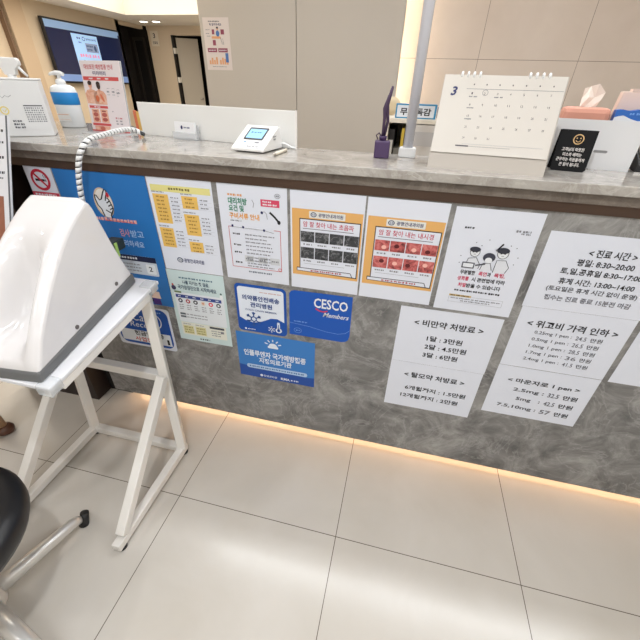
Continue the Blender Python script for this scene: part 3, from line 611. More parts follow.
# --- tissue box
t = thing('tissue_box', 'pink tissue box with a white tissue pulled up, behind the white box', 'tissue box', on(0.006, 0.020, 0.0032), ry)
bm = NB(); add_box(bm, 0, 0.112, 0, 0.088, 0.0, 0.135)
for v in bm.verts:
    if v.co.z > 0.1: v.co.x = 0.056 + (v.co.x - 0.056) * 0.97; v.co.y = 0.044 + (v.co.y - 0.044) * 0.9
link('carton', bm, M_pink, t, 0.012)
bm = NB()
pr = [(-0.018, 0.0), (-0.008, 0.003), (0.006, -0.003), (0.018, 0.001)]
top = [(-0.020, 0.004, 0.042), (-0.006, 0.010, 0.047), (0.008, -0.006, 0.052), (0.029, 0.004, 0.034)]
mid = [(-0.019, 0.006, 0.02), (-0.006, -0.004, 0.022), (0.009, 0.006, 0.022), (0.024, -0.003, 0.018)]
rows = [[(p[0], p[1], 0.0) for p in pr], mid, top]
for off in (0.0, 0.007):
    g_ = [[bm.verts.new((0.058 + p[0] * (1 - off * 12), 0.044 + p[1] + off, 0.1345 + p[2] * (1 - off * 14))) for p in r] for r in rows]
    for i in range(2):
        for j in range(3): bm.faces.new((g_[i][j], g_[i][j + 1], g_[i + 1][j + 1], g_[i + 1][j]))
o = link('tissue', bm, M_tissue, t); so = o.modifiers.new('s', 'SOLIDIFY'); so.thickness = 0.0008
# --- blue and pink packs in the box
t = thing('wipes_pack', 'blue and white pack with a wavy edge right of the tissue box', 'pack', on(0.125, 0.030, 0.0032), ry)
bm = NB(); add_prism(bm, [(0, 0), (0.066, 0), (0.066, 0.132), (0.05, 0.135), (0.03, 0.131), (0.012, 0.134), (0, 0.132)], 'y', 0, 0.03); link('pouch', bm, mat('blue_pack', s2l(40, 104, 190), 0.4), t)
st = Sheet(0.0004); st.base([(0, 0.0), (0.066, 0.0), (0.066, 0.112), (0.052, 0.110), (0.036, 0.114), (0.018, 0.121), (0.008, 0.119), (0, 0.116)], WHI); st.words(0.03, 0.125, 0.06, 0.005, ink(120, 170, 230)); st.done('pouch_label', None, None, (0, -0.0002, 0), parent=t)
t = thing('pink_carton', 'pale pink carton standing behind the blue pack', 'box', on(0.119, 0.066, 0.0032), ry)
bm = NB(); add_box(bm, 0, 0.066, 0, 0.035, 0, 0.172)
for v in bm.verts:
    if v.co.z > 0.1: v.co.x += 0.012
link('carton', bm, M_palepink, t, 0.002); box('flap', 0.030, 0.056, 0.0, 0.03, 0.1722, 0.178, M_palepink, t)
# --- card payment device at the far right
t = thing('card_reader', 'black card reader with silver base at the right edge of the ledge', 'card reader', (0.862, 0.165, LT), -0.19)
bm = NB(); add_prism(bm, [(0, 0.004), (0.10, 0.004), (0.10, 0.06), (0.02, 0.03), (0, 0.022)], 'x', 0, 0.12); link('body', bm, M_rub, t, 0.003)
box('base_plate', -0.002, 0.122, -0.002, 0.102, 0, 0.004, M_chrome, t)
bm = NB(); add_prism(bm, [(0.03, 0.036), (0.10, 0.062), (0.10, 0.085), (0.04, 0.06)], 'x', 0.005, 0.115); link('keypad_housing', bm, mat('beige_plastic', s2l(206, 190, 170), 0.5), t)
# --- clear post
t = thing('support_post', 'slim upright white acrylic post standing on the ledge left of the calendar', 'post', (0.287, 0.19, LT))
bm = NB(); add_tube(bm, [(0, 0, 0.012), (0, 0, 1.14)], 0.0135, 20); link('pole', bm, mat('milky_acrylic', s2l(214, 214, 222), 0.2), t)
bm = NB(); add_prism(bm, rrect(-0.024, 0.0, 0.024, 0.026, 0.006), 'y', -0.016, 0.016); link('clamp', bm, M_plastic, t, 0.002)
# --- reed diffuser
t = thing('reed_diffuser', 'purple reed diffuser bottle with dark purple flower sticks', 'diffuser', (0.2165, 0.15, LT), 0.1)
bm = NB(); add_prism(bm, rrect(-0.021, -0.017, 0.021, 0.017, 0.004), 'z', 0, 0.044); link('bottle', bm, M_purple, t, 0.003)
bm = NB(); add_lathe(bm, [(0.009, 0.044), (0.011, 0.052), (0.011, 0.055)]); link('neck', bm, M_purple, t)
dk = mat('dark_purple', s2l(66, 46, 74), 0.6)
for pts in ([(-0.002, 0, 0.05), (-0.002, 0, 0.10), (0.004, 0, 0.14), (0.011, 0, 0.17)], [(0.002, 0.003, 0.05), (0.008, 0.003, 0.09), (0.002, 0.002, 0.13), (0.009, 0, 0.165)], [(-0.003, -0.003, 0.05), (-0.001, -0.002, 0.09), (-0.004, 0, 0.12), (0.004, 0, 0.15)]):
    bm = NB(); add_tube(bm, pts, [0.0032, 0.004, 0.005, 0.003], 8); link('stick', bm, dk, t)
bm = NB(); add_tube(bm, [(-0.014, 0, 0.046), (-0.019, 0, 0.056), (-0.012, 0, 0.062), (-0.006, 0, 0.055)], 0.002, 6); link('ribbon', bm, dk, t)
# --- card terminal
a, b = (-0.213, 0.085), (-0.112, 0.071)
t = thing('payment_terminal', 'white wedge shaped signature terminal with a blue lit screen', 'terminal', (a[0], a[1], LT), yaw(a, b))
MW = mat('terminal_white', s2l(236, 234, 232), 0.3)
bm = NB(); add_prism(bm, [(0, 0.003), (0, 0.010), (0.100, 0.062), (0.112, 0.058), (0.125, 0.003)], 'x', 0, 0.106); link('housing', bm, MW, t, 0.003)
ang = math.atan2(0.052, 0.1)
st = Sheet(0.0012); st.base(rrect(0.022, 0.042, 0.084, 0.098, 0.003), ink(70, 72, 76)); st.rect(0.027, 0.047, 0.080, 0.090, mat('terminal_lcd', s2l(150, 200, 236), 0.2, emit=0.45), 1); st.words(0.035, 0.074, 0.072, 0.006, ink(60, 100, 150), 2)
st.done('screen', None, None, (0, 0.0, 0.0105), (-(PI / 2 - ang), 0, 0), parent=t)
st = Sheet(0.0006); st.baserect(0.006, 0.004, 0.10, 0.034, ink(222, 222, 224)); st.rect(0.030, 0.026, 0.038, 0.031, ink(120, 160, 190), 1); st.rect(0.066, 0.026, 0.080, 0.031, GR, 1); st.words(0.05, 0.010, 0.09, 0.004, GR)
st.done('sign_pad', None, None, (0, 0.0, 0.0105), (-(PI / 2 - ang), 0, 0), parent=t)
st = Sheet(0.0004); st.words(0.0, 0.0, 0.022, 0.005, GR); st.words(0.004, -0.007, 0.020, 0.005, GR); st.done('side_marking', None, None, (0.1062, 0.06, 0.038), (0, 0, PI / 2), parent=t)
box('foot', 0.012, 0.094, 0.012, 0.115, 0.0, 0.003, M_rub, t)
bm = NB(); add_tube(bm, [(-0.112, 0.185, LT + 0.012), (-0.085, 0.19, LT + 0.016), (-0.06, 0.187, LT + 0.006), (-0.048, 0.188, LT + 0.004)], 0.003, 8)
tag(link('terminal_cable', bm, M_plastic), 'short white cable behind the signature terminal', 'cable')
t = thing('stylus_pen', 'cream stylus pen lying on the ledge right of the terminal', 'pen', (-0.068, 0.055, LT + 0.0046))
bm = NB(); add_tube(bm, [(0, 0, 0), (0.006, 0.085, 0)], 0.0045, 12); link('barrel', bm, mat('cream_plastic', s2l(236, 226, 208), 0.4), t)
bm = NB(); add_tube(bm, [(-0.0008, -0.012, -0.0005), (0, 0, 0)], [0.0012, 0.0044], 12); link('tip', bm, mat('tip_grey', s2l(190, 180, 168), 0.4), t)
# --- business card holder
a, b = (-0.506, 0.255), (-0.405, 0.235)
t = thing('card_holder', 'clear acrylic holder of business cards in front of the white board', 'holder', (a[0], a[1], LT), yaw(a, b))
bm = NB(); add_box(bm, 0, 0.1, 0, 0.002, 0, 0.022); add_box(bm, 0, 0.1, 0.018, 0.020, 0, 0.045); add_box(bm, 0, 0.1, 0.002, 0.018, 0, 0.002); add_box(bm, 0.0, 0.002, 0.002, 0.018, 0.002, 0.022); add_box(bm, 0.098, 0.1, 0.002, 0.018, 0.002, 0.022); link('holder_body', bm, M_clear, t)
tt = thing('business_cards', 'stack of white business cards in the clear holder', 'cards', (a[0], a[1], LT), yaw(a, b))
st = Sheet(0.008); st.baserect(0.007, 0.003, 0.093, 0.052, ink(240, 240, 242)); st.ell(0.038, 0.036, 0.0045, 0.006, NAVY, 1, 12); st.words(0.047, 0.036, 0.074, 0.005, ink(90, 100, 140)); o = st.done('card_stack', None, None, (0, 0.0125, 0), (-0.06, 0, 0), parent=tt)
# --- leaflet stand
a, b = (-0.868, 0.305), (-0.673, 0.285)
t = thing('leaflet_stand', 'upright acrylic stand holding a red headed leaflet with torso photos', 'sign', (a[0], a[1], LT), yaw(a, b))
st = Sheet(0.003); W, H = 0.172, 0.214; st.baserect(0, 0, W, H, ink(228, 218, 220)); RB = ink(206, 84, 84)
st.text('대상포진 예방접종 안내', 0.018, 0.196, 0.142, 0.015, ink(206, 110, 112), 2, 0.02); st.text('미리미리', 0.052, 0.178, 0.108, 0.012, ink(60, 56, 104), 2, 0.02)
st.rect(0.004, 0.157, 0.160, 0.168, RB, 1); st.words(0.03, 0.1625, 0.12, 0.005, WHI, 2, 0.015, 0.02, 0.02)
def torso(cx, z, flip):
    st.poly([(cx - 0.026, z), (cx + 0.026, z), (cx + 0.028, z + 0.030), (cx + 0.018, z + 0.040), (cx + 0.006, z + 0.043), (cx - 0.006, z + 0.043), (cx - 0.018, z + 0.040), (cx - 0.028, z + 0.030)], M_skin, 2); st.rect(cx - 0.005, z + 0.040, cx + 0.005, z + 0.050, M_skin, 2)
    st.ell(cx, z + 0.056, 0.0085, 0.0105, M_skin if not flip else ink(60, 44, 40), 3, 16); st.ell(cx, z + 0.062, 0.009, 0.007, ink(60, 44, 40), 4, 14)
torso(0.029, 0.087, 0); torso(0.066, 0.085, 1); st.ell(0.053, 0.103, 0.008, 0.010, ink(206, 108, 72), 4, 12); st.ell(0.075, 0.105, 0.005, 0.014, ink(214, 120, 90), 4, 12, 0.5)
st.rect(0.007, 0.073, 0.091, 0.081, RB, 1); st.words(0.03, 0.077, 0.06, 0.004, WHI)
for x in (0.013, 0.052): st.rect(x, 0.028, x + 0.034, 0.070, M_skin, 1); st.ell(x + 0.017, 0.053, 0.012, 0.007, ink(180, 92, 84), 2, 12); st.ell(x + 0.017, 0.038, 0.012, 0.006, ink(172, 84, 78), 2, 12); st.rect(x + 0.008, 0.062, x + 0.026, 0.066, ink(150, 80, 76), 2)
st.rect(0.007, 0.018, 0.091, 0.026, RB, 1); st.rect(0.014, 0.001, 0.085, 0.017, M_skin, 1); st.ell(0.05, 0.009, 0.012, 0.007, ink(196, 110, 90), 2, 12); st.rect(0.0, 0.0, W, 0.004, RB, 3)
for x, z in ((0.10, 0.125), (0.122, 0.125), (0.142, 0.122)): st.words(x, z, x + 0.014, 0.006, GR, 2); st.words(x, z - 0.009, x + 0.012, 0.003, LG, 2); st.ring(x + 0.007, z + 0.007, 0.006, 0.003, 0.001, GR, 2, 10, 20, 160)
for x, z in ((0.118, 0.045), (0.136, 0.045)): st.words(x, z, x + 0.012, 0.006, ink(200, 110, 120), 2); [st.words(x, z - 0.009 * k, x + 0.011, 0.005, GR, 2) for k in (1, 2)]
st.words(0.108, 0.065, 0.113, 0.004, GR)
st.done('leaflet', None, None, (0, 0.0, 0.004), (-0.10, 0, 0), parent=t)
bm = NB(); add_prism(bm, [(-0.055, 0), (0.03, 0), (0.03, 0.004), (0.006, 0.004), (0.0275, 0.217), (0.0255, 0.217), (0.0032, 0.004), (-0.055, 0.004)], 'x', -0.001, 0.173); link('stand', bm, mat('clear_white', s2l(232, 234, 236), 0.1, alpha=0.75), t)
# --- sticky index tabs: each pad a part of the one dispenser
t = thing('index_tabs', 'small black dispenser of orange yellow and green index tabs', 'sticky notes', (-0.728, 0.365, LT), -0.1)
box('dispenser', -0.004, 0.042, 0.004, 0.03, 0, 0.045, M_rub, t)
for k, c in enumerate(((236, 130, 96), (240, 196, 110), (150, 200, 120))):
    bm = NB(); add_box(bm, -0.001 + k * 0.013, 0.0115 + k * 0.013, 0.0, 0.0035, 0.004, 0.072 - 0.003 * k); link('tab_pad', bm, ink(*c), t)
# --- sanitiser bottle
t = thing('hand_sanitizer', 'white pump bottle of hand sanitiser with a blue label', 'bottle', (-1.045, 0.40, LT))
bm = NB(); add_lathe(bm, [(0.045, 0), (0.050, 0.004), (0.051, 0.10), (0.050, 0.125), (0.044, 0.136), (0.030, 0.142), (0.015, 0.145)], 0, 0, 32, 0, 0.98, 0.75); link('bottle', bm, mat('bottle_white', s2l(232, 236, 240), 0.25), t)
bm = NB(); add_lathe(bm, [(0.0513, 0.078), (0.0520, 0.079), (0.0520, 0.118), (0.0510, 0.119)], 0, 0, 32, 0, 0.98, 0.75); link('label', bm, ink(34, 128, 196), t)
st = Sheet(0.0003); st.baserect(-0.022, -0.022, 0.036, 0.006, M_plastic); st.rect(-0.02, 0, 0.03, 0.002, ink(220, 170, 140)); st.rect(-0.02, -0.016, 0.03, -0.015, ink(220, 190, 170)); st.done('label_print', None, None, (0.0, -0.0395, 0.045), parent=t)
bm = NB(); add_lathe(bm, [(0.015, 0.144), (0.017, 0.146), (0.017, 0.154), (0.012, 0.160), (0.007, 0.162), (0.006, 0.173)]); link('collar', bm, M_plastic, t)
bm = NB(); add_tube(bm, [(-0.036, -0.005, 0.173), (-0.030, -0.004, 0.177), (-0.010, -0.002, 0.180), (0.010, 0.0, 0.179), (0.022, 0.0, 0.176)], [0.004, 0.005, 0.0075, 0.008, 0.006], 12); link('pump_head', bm, M_plastic, t)
# --- white carton and spray bottle at the left end
a, b = (-1.017, 0.02), (-0.877, 0.142)
t = thing('white_carton', 'white cardboard carton with handwriting at the left end of the ledge', 'box', (a[0], a[1], LT), yaw(a, b))
CW, CH = 0.186, 0.155
M_cart = mat('carton_white', s2l(222, 222, 222), 0.5)
bm = NB(); add_prism(bm, [(0, 0), (CW, 0), (CW, 0.11), (0, 0.11)], 'z', 0, CH); link('carton_body', bm, M_cart, t, 0.003)
bm = NB(); add_prism(bm, [(-0.001, -0.001), (CW + 0.001, -0.001), (CW + 0.001, 0.111), (-0.001, 0.111)], 'z', CH, CH + 0.006); link('carton_lid', bm, M_plastic, t, 0.002)
st = Sheet(0.0002); st.baserect(0.01, 0.02, 0.18, 0.135, M_cart)
for r in range(7):
    for k in range(9): st.rect(0.126 + k * 0.0058, 0.042 + r * 0.0062, 0.126 + k * 0.0058 + random.uniform(0.002, 0.0045), 0.0455 + r * 0.0062, GR, 1)
st.rect(0.126, 0.086, 0.176, 0.089, DG, 1)
for z in (0.045, 0.036, 0.027): st.words(0.085, z, 0.112, 0.006, DG)
st.stroke([(x_ + 0.018, z_ - 0.006) for x_, z_ in ((0.035, 0.118), (0.045, 0.124), (0.050, 0.112), (0.056, 0.123), (0.062, 0.113), (0.07, 0.12), (0.078, 0.116), (0.086, 0.121))], 0.0012, GR); st.ring(0.074, 0.074, 0.010, 0.010, 0.003, ink(226, 206, 110), 1)
st.stroke([(0.070, 0.076), (0.074, 0.070), (0.080, 0.078)], 0.002, ink(226, 206, 110))
st.done('carton_print', None, None, (0, -0.0004, 0), parent=t)
t = thing('spray_bottle', 'white trigger spray bottle standing behind the white carton', 'bottle', (-1.16, 0.31, LT), 0.4)
bm = NB(); add_lathe(bm, [(0.036, 0), (0.038, 0.005), (0.038, 0.11), (0.030, 0.14), (0.014, 0.158), (0.013, 0.170)]); link('bottle', bm, M_plastic, t)
bm = NB(); add_prism(bm, [(-0.018, 0.168), (0.018, 0.168), (0.022, 0.185), (0.040, 0.200), (0.040, 0.212), (0.034, 0.220), (-0.040, 0.222), (-0.048, 0.210), (-0.046, 0.196), (-0.026, 0.196)], 'y', -0.011, 0.011); link('spray_head', bm, M_plastic, t, 0.003)
bm = NB(); add_tube(bm, [(0.026, 0, 0.200), (0.040, 0, 0.180), (0.052, 0, 0.166)], [0.006, 0.005, 0.004], 8); link('trigger', bm, M_plastic, t)

# ================================================================== behind the desk
t = thing('desk_organizer', 'cream desk cabinet with an open slot of files behind the ledge', 'cabinet', (0.195, 0.5, 0.75))
CR = mat('cream_board', s2l(222, 212, 196), 0.5)
bm = NB(); add_box(bm, 0, 0.012, 0, 0.25, 0, 0.455); add_box(bm, 0.22, 0.232, 0, 0.25, 0, 0.455); add_box(bm, 0.012, 0.22, 0.238, 0.25, 0, 0.455); add_box(bm, 0.085, 0.097, 0, 0.238, 0, 0.455); add_box(bm, 0.012, 0.085, 0, 0.238, 0.0, 0.012); link('carcass', bm, CR, t)
box('top', -0.004, 0.236, -0.006, 0.252, 0.455, 0.468, CR, t)
d_ = box('drawer_front', 0.097, 0.22, -0.002, 0.01, 0.0, 0.452, mat('drawer_white', s2l(216, 210, 204), 0.5), t)
box('name_plate', 0.105, 0.175, -0.004, -0.002, 0.385, 0.43, ink(186, 182, 180), d_)
for k, (x, w_, h, c, lab) in enumerate(((0.014, 0.022, 0.42, (34, 30, 30), 'black file with a white spine label in the cream desk cabinet'), (0.038, 0.020, 0.36, (116, 112, 104), 'grey file beside the black one in the cream desk cabinet'), (0.060, 0.010, 0.425, (206, 176, 70), 'thin yellow file in the cream desk cabinet'), (0.072, 0.011, 0.38, (36, 34, 34), 'thin dark file right of the yellow one in the cream cabinet'))):
    f = thing('file', lab, 'file', (0.195 + x, 0.515, 0.762), 0, 'files in the cream cabinet')
    box('cover', 0, w_, 0, 0.2, 0, h, ink(*c), f)
    if k < 2: box('spine_label', 0.004, w_ - 0.004, -0.0008, 0.0, h * 0.62, h * 0.92, ink(196, 192, 184), f)
t = thing('leaflet_box', 'white and blue sign box lettered in Korean on top of the cream cabinet', 'sign', (0.224, 0.52, 1.2185), 0.02)
box('carton', 0, 0.140, 0.0, 0.05, 0, 0.044, ink(50, 132, 176), t)
st = Sheet(0.0005); st.baserect(0.005, 0.004, 0.133, 0.040, ink(216, 220, 226)); st.text('무료독감', 0.016, 0.021, 0.122, 0.023, K, 1, 0.03); st.done('sign_face', None, None, (0, -0.0004, 0), parent=t)
bm = NB(); add_lathe(bm, [(0.012, -0.012), (0.03, -0.012), (0.03, 0.012), (0.012, 0.012)], 0, 0, 24)
o = link('tape_roll', bm, mat('beige_tape', s2l(204, 184, 150), 0.5), loc=(0.203, 0.66, 1.25)); o.rotation_euler = (PI / 2, 0, 0); tag(o, 'beige tape roll standing on the cream cabinet behind the diffuser', 'tape')
t = thing('stapler', 'navy stapler on the cream cabinet beside the sign box', 'stapler', (0.372, 0.53, 1.2185))
box('handle', 0.0, 0.03, 0, 0.12, 0.012, 0.035, ink(36, 44, 96), t, 0.004); box('base', 0.0, 0.03, 0, 0.12, 0, 0.012, ink(30, 34, 70), t)

# poster on the tall grey panel
s = Sheet(); s.baserect(-1.212, 1.385, -1.02, 1.675, ink(224, 212, 206)); MA = ink(150, 76, 96); OR2 = ink(226, 166, 120); BL2 = ink(84, 120, 178)
s.words(-1.17, 1.654, -1.09, 0.007, DG); s.text('꼭 알아두세요', -1.165, 1.638, -1.075, 0.014, NAVY, 2, 0.02)
s.rect(-1.150, 1.585, -1.132, 1.612, MA, 1); s.rect(-1.085, 1.585, -1.060, 1.612, MA, 1); s.rect(-1.150, 1.525, -1.128, 1.555, MA, 1)
s.ell(-1.108, 1.590, 0.013, 0.017, BL2, 2); s.ell(-1.108, 1.615, 0.007, 0.008, ink(220, 170, 140), 3); s.ell(-1.108, 1.621, 0.008, 0.005, K, 4); s.rect(-1.155, 1.562, -1.09, 1.575, OR2, 2); s.stroke([(-1.09, 1.57), (-1.08, 1.53), (-1.075, 1.565), (-1.07, 1.53)], 0.004, GR, 2)
s.words(-1.195, 1.61, -1.165, 0.005, GR); s.words(-1.195, 1.59, -1.170, 0.005, GR); s.words(-1.19, 1.575, -1.165, 0.005, GR)
for a in (-1.195, -1.115): s.rect(a, 1.487, a + 0.07, 1.510, MA, 1); s.words(a + 0.008, 1.498, a + 0.06, 0.007, WHI)
for a in (-1.195, -1.115):
    for k in range(4): s.rect(a + 0.004 + 0.017 * k, 1.418, a + 0.017 + 0.017 * k, 1.44 + random.uniform(0, 0.03), OR2, 1)
s.rect(-1.065, 1.43, -1.043, 1.483, BL2, 2); s.words(-1.17, 1.405, -1.06, 0.005, GR)
s.done('wall_poster', 'small white poster with orange and maroon drawings on the tall grey panel', 'poster', (0, 1.8994, 0))

# ================================================================== waiting room beyond
t = thing('wall_television', 'large flat television on the beige left wall showing a notice', 'television', (-5.7, 5.02, 1.24), PI / 2)
# local: x runs along +Y of the room, -y faces into the room
bm = NB(); add_box(bm, 0, 1.74, -0.10, -0.05, 0, 0.87); add_box(bm, 0.45, 1.3, -0.05, -0.001, 0.2, 0.65); link('casing', bm, mat('tv_black', (0.012, 0.012, 0.016), 0.35), t)
E1 = lambda n, c, e=0.75: mat(n, s2l(*c), 0.15, emit=e)
st = Sheet(0.002); st.baserect(0.025, 0.03, 1.715, 0.845, E1('tv_navy', (28, 34, 62), 0.6)); st.rect(0.025, 0.745, 1.715, 0.845, E1('tv_bar', (120, 146, 178)), 1); st.rect(0.025, 0.03, 1.715, 0.13, E1('tv_bar2', (104, 128, 172)), 1); st.rect(1.68, 0.745, 1.715, 0.79, E1('tv_navy', (28, 34, 62)), 2)
st.rect(0.51, 0.10, 1.10, 0.715, E1('tv_page', (150, 184, 222)), 2); TK = E1('tv_ink', (66, 84, 116), 0.5)
st.words(0.62, 0.66, 0.70, 0.03, TK, 3, 0.03, 0.05, 0.01); st.ring(0.77, 0.655, 0.03, 0.025, 0.01, TK, 3); st.text(LOGO, 0.82, 0.655, 1.06, 0.035, TK, 3, 0.02); st.words(0.64, 0.60, 0.70, 0.02, TK, 3, 0.03, 0.05)
st.rect(0.78, 0.47, 1.07, 0.60, E1('tv_pic', (120, 132, 158)), 3); st.words(0.80, 0.56, 0.95, 0.035, TK, 4, 0.03, 0.06, 0.012); st.words(0.80, 0.51, 0.92, 0.03, TK, 4, 0.03, 0.06, 0.012); st.ell(1.0, 0.53, 0.03, 0.045, TK, 4)
TR = E1('tv_red', (196, 128, 158)); st.words(0.60, 0.415, 1.05, 0.05, TR, 3, 0.05, 0.12, 0.02)
for z in (0.34, 0.29, 0.24): st.words(0.66, z, 1.02, 0.025, TK, 3, 0.04, 0.1, 0.02)
st.done('screen', None, None, (0, -0.1005, 0), parent=t)
t = thing('room_number_sign', 'white room number sign with a 3 on the beige far wall', 'sign', (-5.535, 7.6985, 1.95))
st = Sheet(0.01); st.baserect(0, 0, 0.185, 0.26, ink(226, 216, 200)); st.text('3', 0.065, 0.18, 0.115, 0.085, K, 1, 0.02); st.text('진료실', 0.035, 0.06, 0.15, 0.05, DG, 1, 0.02); st.done('plate', None, None, (0, 0, 0), parent=t)

# ================================================================== device on its white table
# table top slopes: z = 0.70 at y = -0.526 up to 0.757 at y = -0.085
TY0, TY1, TZ0, TZ1 = -0.518, -0.078, 0.7005, 0.766
sl = (TZ1 - TZ0) / (TY1 - TY0)
def tz(y): return TZ0 + sl * (y - TY0)
t = thing('device_table', 'white steel table with slanted braces carrying the hooded device', 'table', (-0.66, -0.35, 0))
def rel(p): return (p[0] + 0.66, p[1] + 0.35, p[2])
def bar(name, p, q, r=0.021, m=None):
    bm = NB(); add_tube(bm, [rel(p), rel(q)], r, square=True); return link(name, bm, m or M_steelw, t, 0.003)
bm = NB(); add_prism(bm, [(TY0 + 0.35, TZ0 - 0.012), (TY1 + 0.35, TZ1 - 0.012), (TY1 + 0.35, TZ1), (TY0 + 0.35, TZ0)], 'x', -0.90 + 0.66, -0.434 + 0.66); link('tabletop', bm, M_lam, t, 0.003)
for X_ in (-0.444, -0.868):
    bar('post', (X_, -0.168, 0.03), (X_ + (0.026 if X_ < -0.6 else -0.026), -0.112, tz(-0.112) - 0.02), 0.023)
    bar('brace', (X_, -0.528, 0.05), (X_, -0.166, 0.425), 0.0225)
    bar('floor_bar', (X_, -0.565, 0.029), (X_, -0.150, 0.029))
    for y in (-0.545, -0.165):
        bm = NB(); add_lathe(bm, [(0.014, 0.0), (0.016, 0.002), (0.014, 0.014)], X_ + 0.66, y + 0.35, 16); link('foot', bm, M_rub, t)
bar('crossbar', (-0.456, -0.138, 0.40), (-0.856, -0.138, 0.40), 0.023)
bar('back_bar', (-0.444, -0.165, 0.029), (-0.868, -0.165, 0.029))
bar('top_rail', (-0.448, TY0 + 0.03, tz(TY0 + 0.03) - 0.0245), (-0.448, TY1 - 0.05, tz(TY1 - 0.05) - 0.0245), 0.017)
bar('top_rail', (-0.885, TY0 + 0.03, tz(TY0 + 0.03) - 0.0245), (-0.885, TY1 - 0.05, tz(TY1 - 0.05) - 0.0245), 0.017)
M_brk = mat('clear_bracket', s2l(226, 230, 232), 0.08, alpha=0.35)
for y in (TY0 - 0.004, TY1 - 0.045):
    bm = NB(); add_prism(bm, [(y + 0.35, tz(y) - 0.025), (y + 0.387, tz(y + 0.037) - 0.025), (y + 0.387, tz(y + 0.037) + 0.004), (y + 0.35, tz(y) + 0.004)], 'x', -0.475 + 0.66, -0.433 + 0.66); link('corner_bracket', bm, M_brk, t, 0.003)
# --- the device
t = thing('medical_device', 'white glossy hooded medical device on a grey base', 'medical device', (-0.6, -0.3, 0))
DEV = t
X0, X1 = -0.700, -0.500
rl = lambda y, z: (y + 0.3, z)
bm = NB(); add_prism(bm, [rl(-0.512, tz(-0.512) + 0.001), rl(-0.100, tz(-0.100) + 0.001), rl(-0.104, tz(-0.104) + 0.034), rl(-0.508, tz(-0.508) + 0.030)], 'x', X0 + 0.6 - 0.004, X1 + 0.6 + 0.002); link('base', bm, M_skirt, t, 0.006)
# hood: profile from front bottom over the ridge to back bottom
prof = [(-0.507, tz(-0.507) + 0.026), (-0.497, 0.752), (-0.475, 0.795), (-0.450, 0.830), (-0.418, 0.872), (-0.385, 0.911), (-0.350, 0.948), (-0.318, 0.977), (-0.285, 1.003), (-0.250, 1.026), (-0.220, 1.042), (-0.200, 1.050), (-0.186, 1.046), (-0.178, 1.030), (-0.166, 0.985), (-0.150, 0.925), (-0.130, 0.857), (-0.108, tz(-0.108) + 0.032)]
NU = 28; NV = len(prof)
bm = NB(); G = []
def sstep(a, b, x): x = max(0, min(1, (x - a) / (b - a))); return x * x * (3 - 2 * x)
for i in range(NU + 1):
    u = i / NU; col_ = []
    for j, (y, z) in enumerate(prof):
        v = j / (NV - 1)
        tap = 0.020 * sstep(tz(-0.3) + 0.05, 1.05, z)           # narrower towards the ridge on the left
        x = (X0 + tap * 1.6) + (X1 - 0.003 * sstep(0.75, 1.05, z) - X0 - tap * 1.6) * u
        e = min(u, 1 - u)
        rnd = (1 - sstep(0, 0.16, e)) ** 2                         # rounded shoulders
        yy, zz = y, z
        if 0 < j < NV - 1: zz = z - 0.012 * rnd * sstep(0.74, 0.95, z); yy = y + 0.006 * rnd * (1 if y < -0.2 else 0)
        if y < -0.2:                                               # scooped front
            sc_ = sstep(0.13, 0.42, u) * sstep(0.13, 0.42, 1 - u) * sstep(-0.50, -0.465, y) * (1 - sstep(-0.43, -0.29, y))
            yy += 0.075 * sc_; zz -= 0.030 * sc_
        col_.append(bm.verts.new((x + 0.6, yy + 0.3, zz)))
    G.append(col_)
for i in range(NU):
    for j in range(NV - 1): f = bm.faces.new((G[i][j], G[i + 1][j], G[i + 1][j + 1], G[i][j + 1])); f.smooth = True
for cl in (G[0], G[-1]): bm.faces.new(cl if cl is G[0] else cl[::-1])
bm.faces.new([g_[0] for g_ in G] + [g_[-1] for g_ in G[::-1]])
bmesh.ops.recalc_face_normals(bm, faces=bm.faces[:])
o = link('hood', bm, M_hood, t, 0.006)
for y, z in ((-0.365, 0.766), (-0.185, 0.800)):
    bm = NB(); add_tube(bm, [(X1 + 0.597, y + 0.3, z), (X1 + 0.6015, y + 0.3, z)], 0.006, 14); link('screw', bm, mat('screw_grey', s2l(110, 104, 102), 0.4, 0.6), t)
bm = NB(); add_box(bm, X1 + 0.6 - 0.072, X1 + 0.6 - 0.030, 0.175, 0.240, 0.862, 0.895); o = link('connector', bm, mat('plug_dark', s2l(34, 44, 40), 0.4), t, 0.004)
bm = NB(); add_box(bm, X1 + 0.6 - 0.032, X1 + 0.6 - 0.027, 0.19, 0.20, 0.850, 0.893); link('connector_tab', bm, ink(170, 206, 110), t)
# the device stands a little turned on the table top
pv = Vector((-0.5, -0.1, 0)); rz_ = math.radians(5.0)
DEV.location = pv + Matrix.Rotation(rz_, 3, 'Z') @ (Vector((-0.6, -0.3, 0)) - pv); DEV.rotation_euler = (0, 0, rz_)
# --- spiral wrapped cable up to the ledge
pts = [(-0.61, 0.245, 1.147), (-0.632, 0.235, 1.160), (-0.640, 0.20, 1.166), (-0.630, 0.13, 1.166), (-0.618, 0.05, 1.162), (-0.612, 0.0, 1.158), (-0.617, -0.028, 1.140), (-0.630, -0.040, 1.110), (-0.645, -0.046, 1.06), (-0.655, -0.05, 1.0), (-0.655, -0.056, 0.94), (-0.640, -0.08, 0.885), (-0.625, -0.118, 0.86)]
def smooth(P, k=6):
    out = []
    P = [Vector(p) for p in P]
    for i in range(len(P) - 1):
        p0, p1, p2, p3 = P[max(i - 1, 0)], P[i], P[i + 1], P[min(i + 2, len(P) - 1)]
        for j in range(k):
            s_ = j / k; out.append(0.5 * ((2 * p1) + (p2 - p0) * s_ + (2 * p0 - 5 * p1 + 4 * p2 - p3) * s_ ** 2 + (3 * p1 - p0 - 3 * p2 + p3) * s_ ** 3))
    return out + [P[-1]]
ct = thing('wrapped_cable', 'white spiral wrapped cable running from the device over the ledge', 'cable', (0, 0, 0))
sp = smooth(pts, 8)
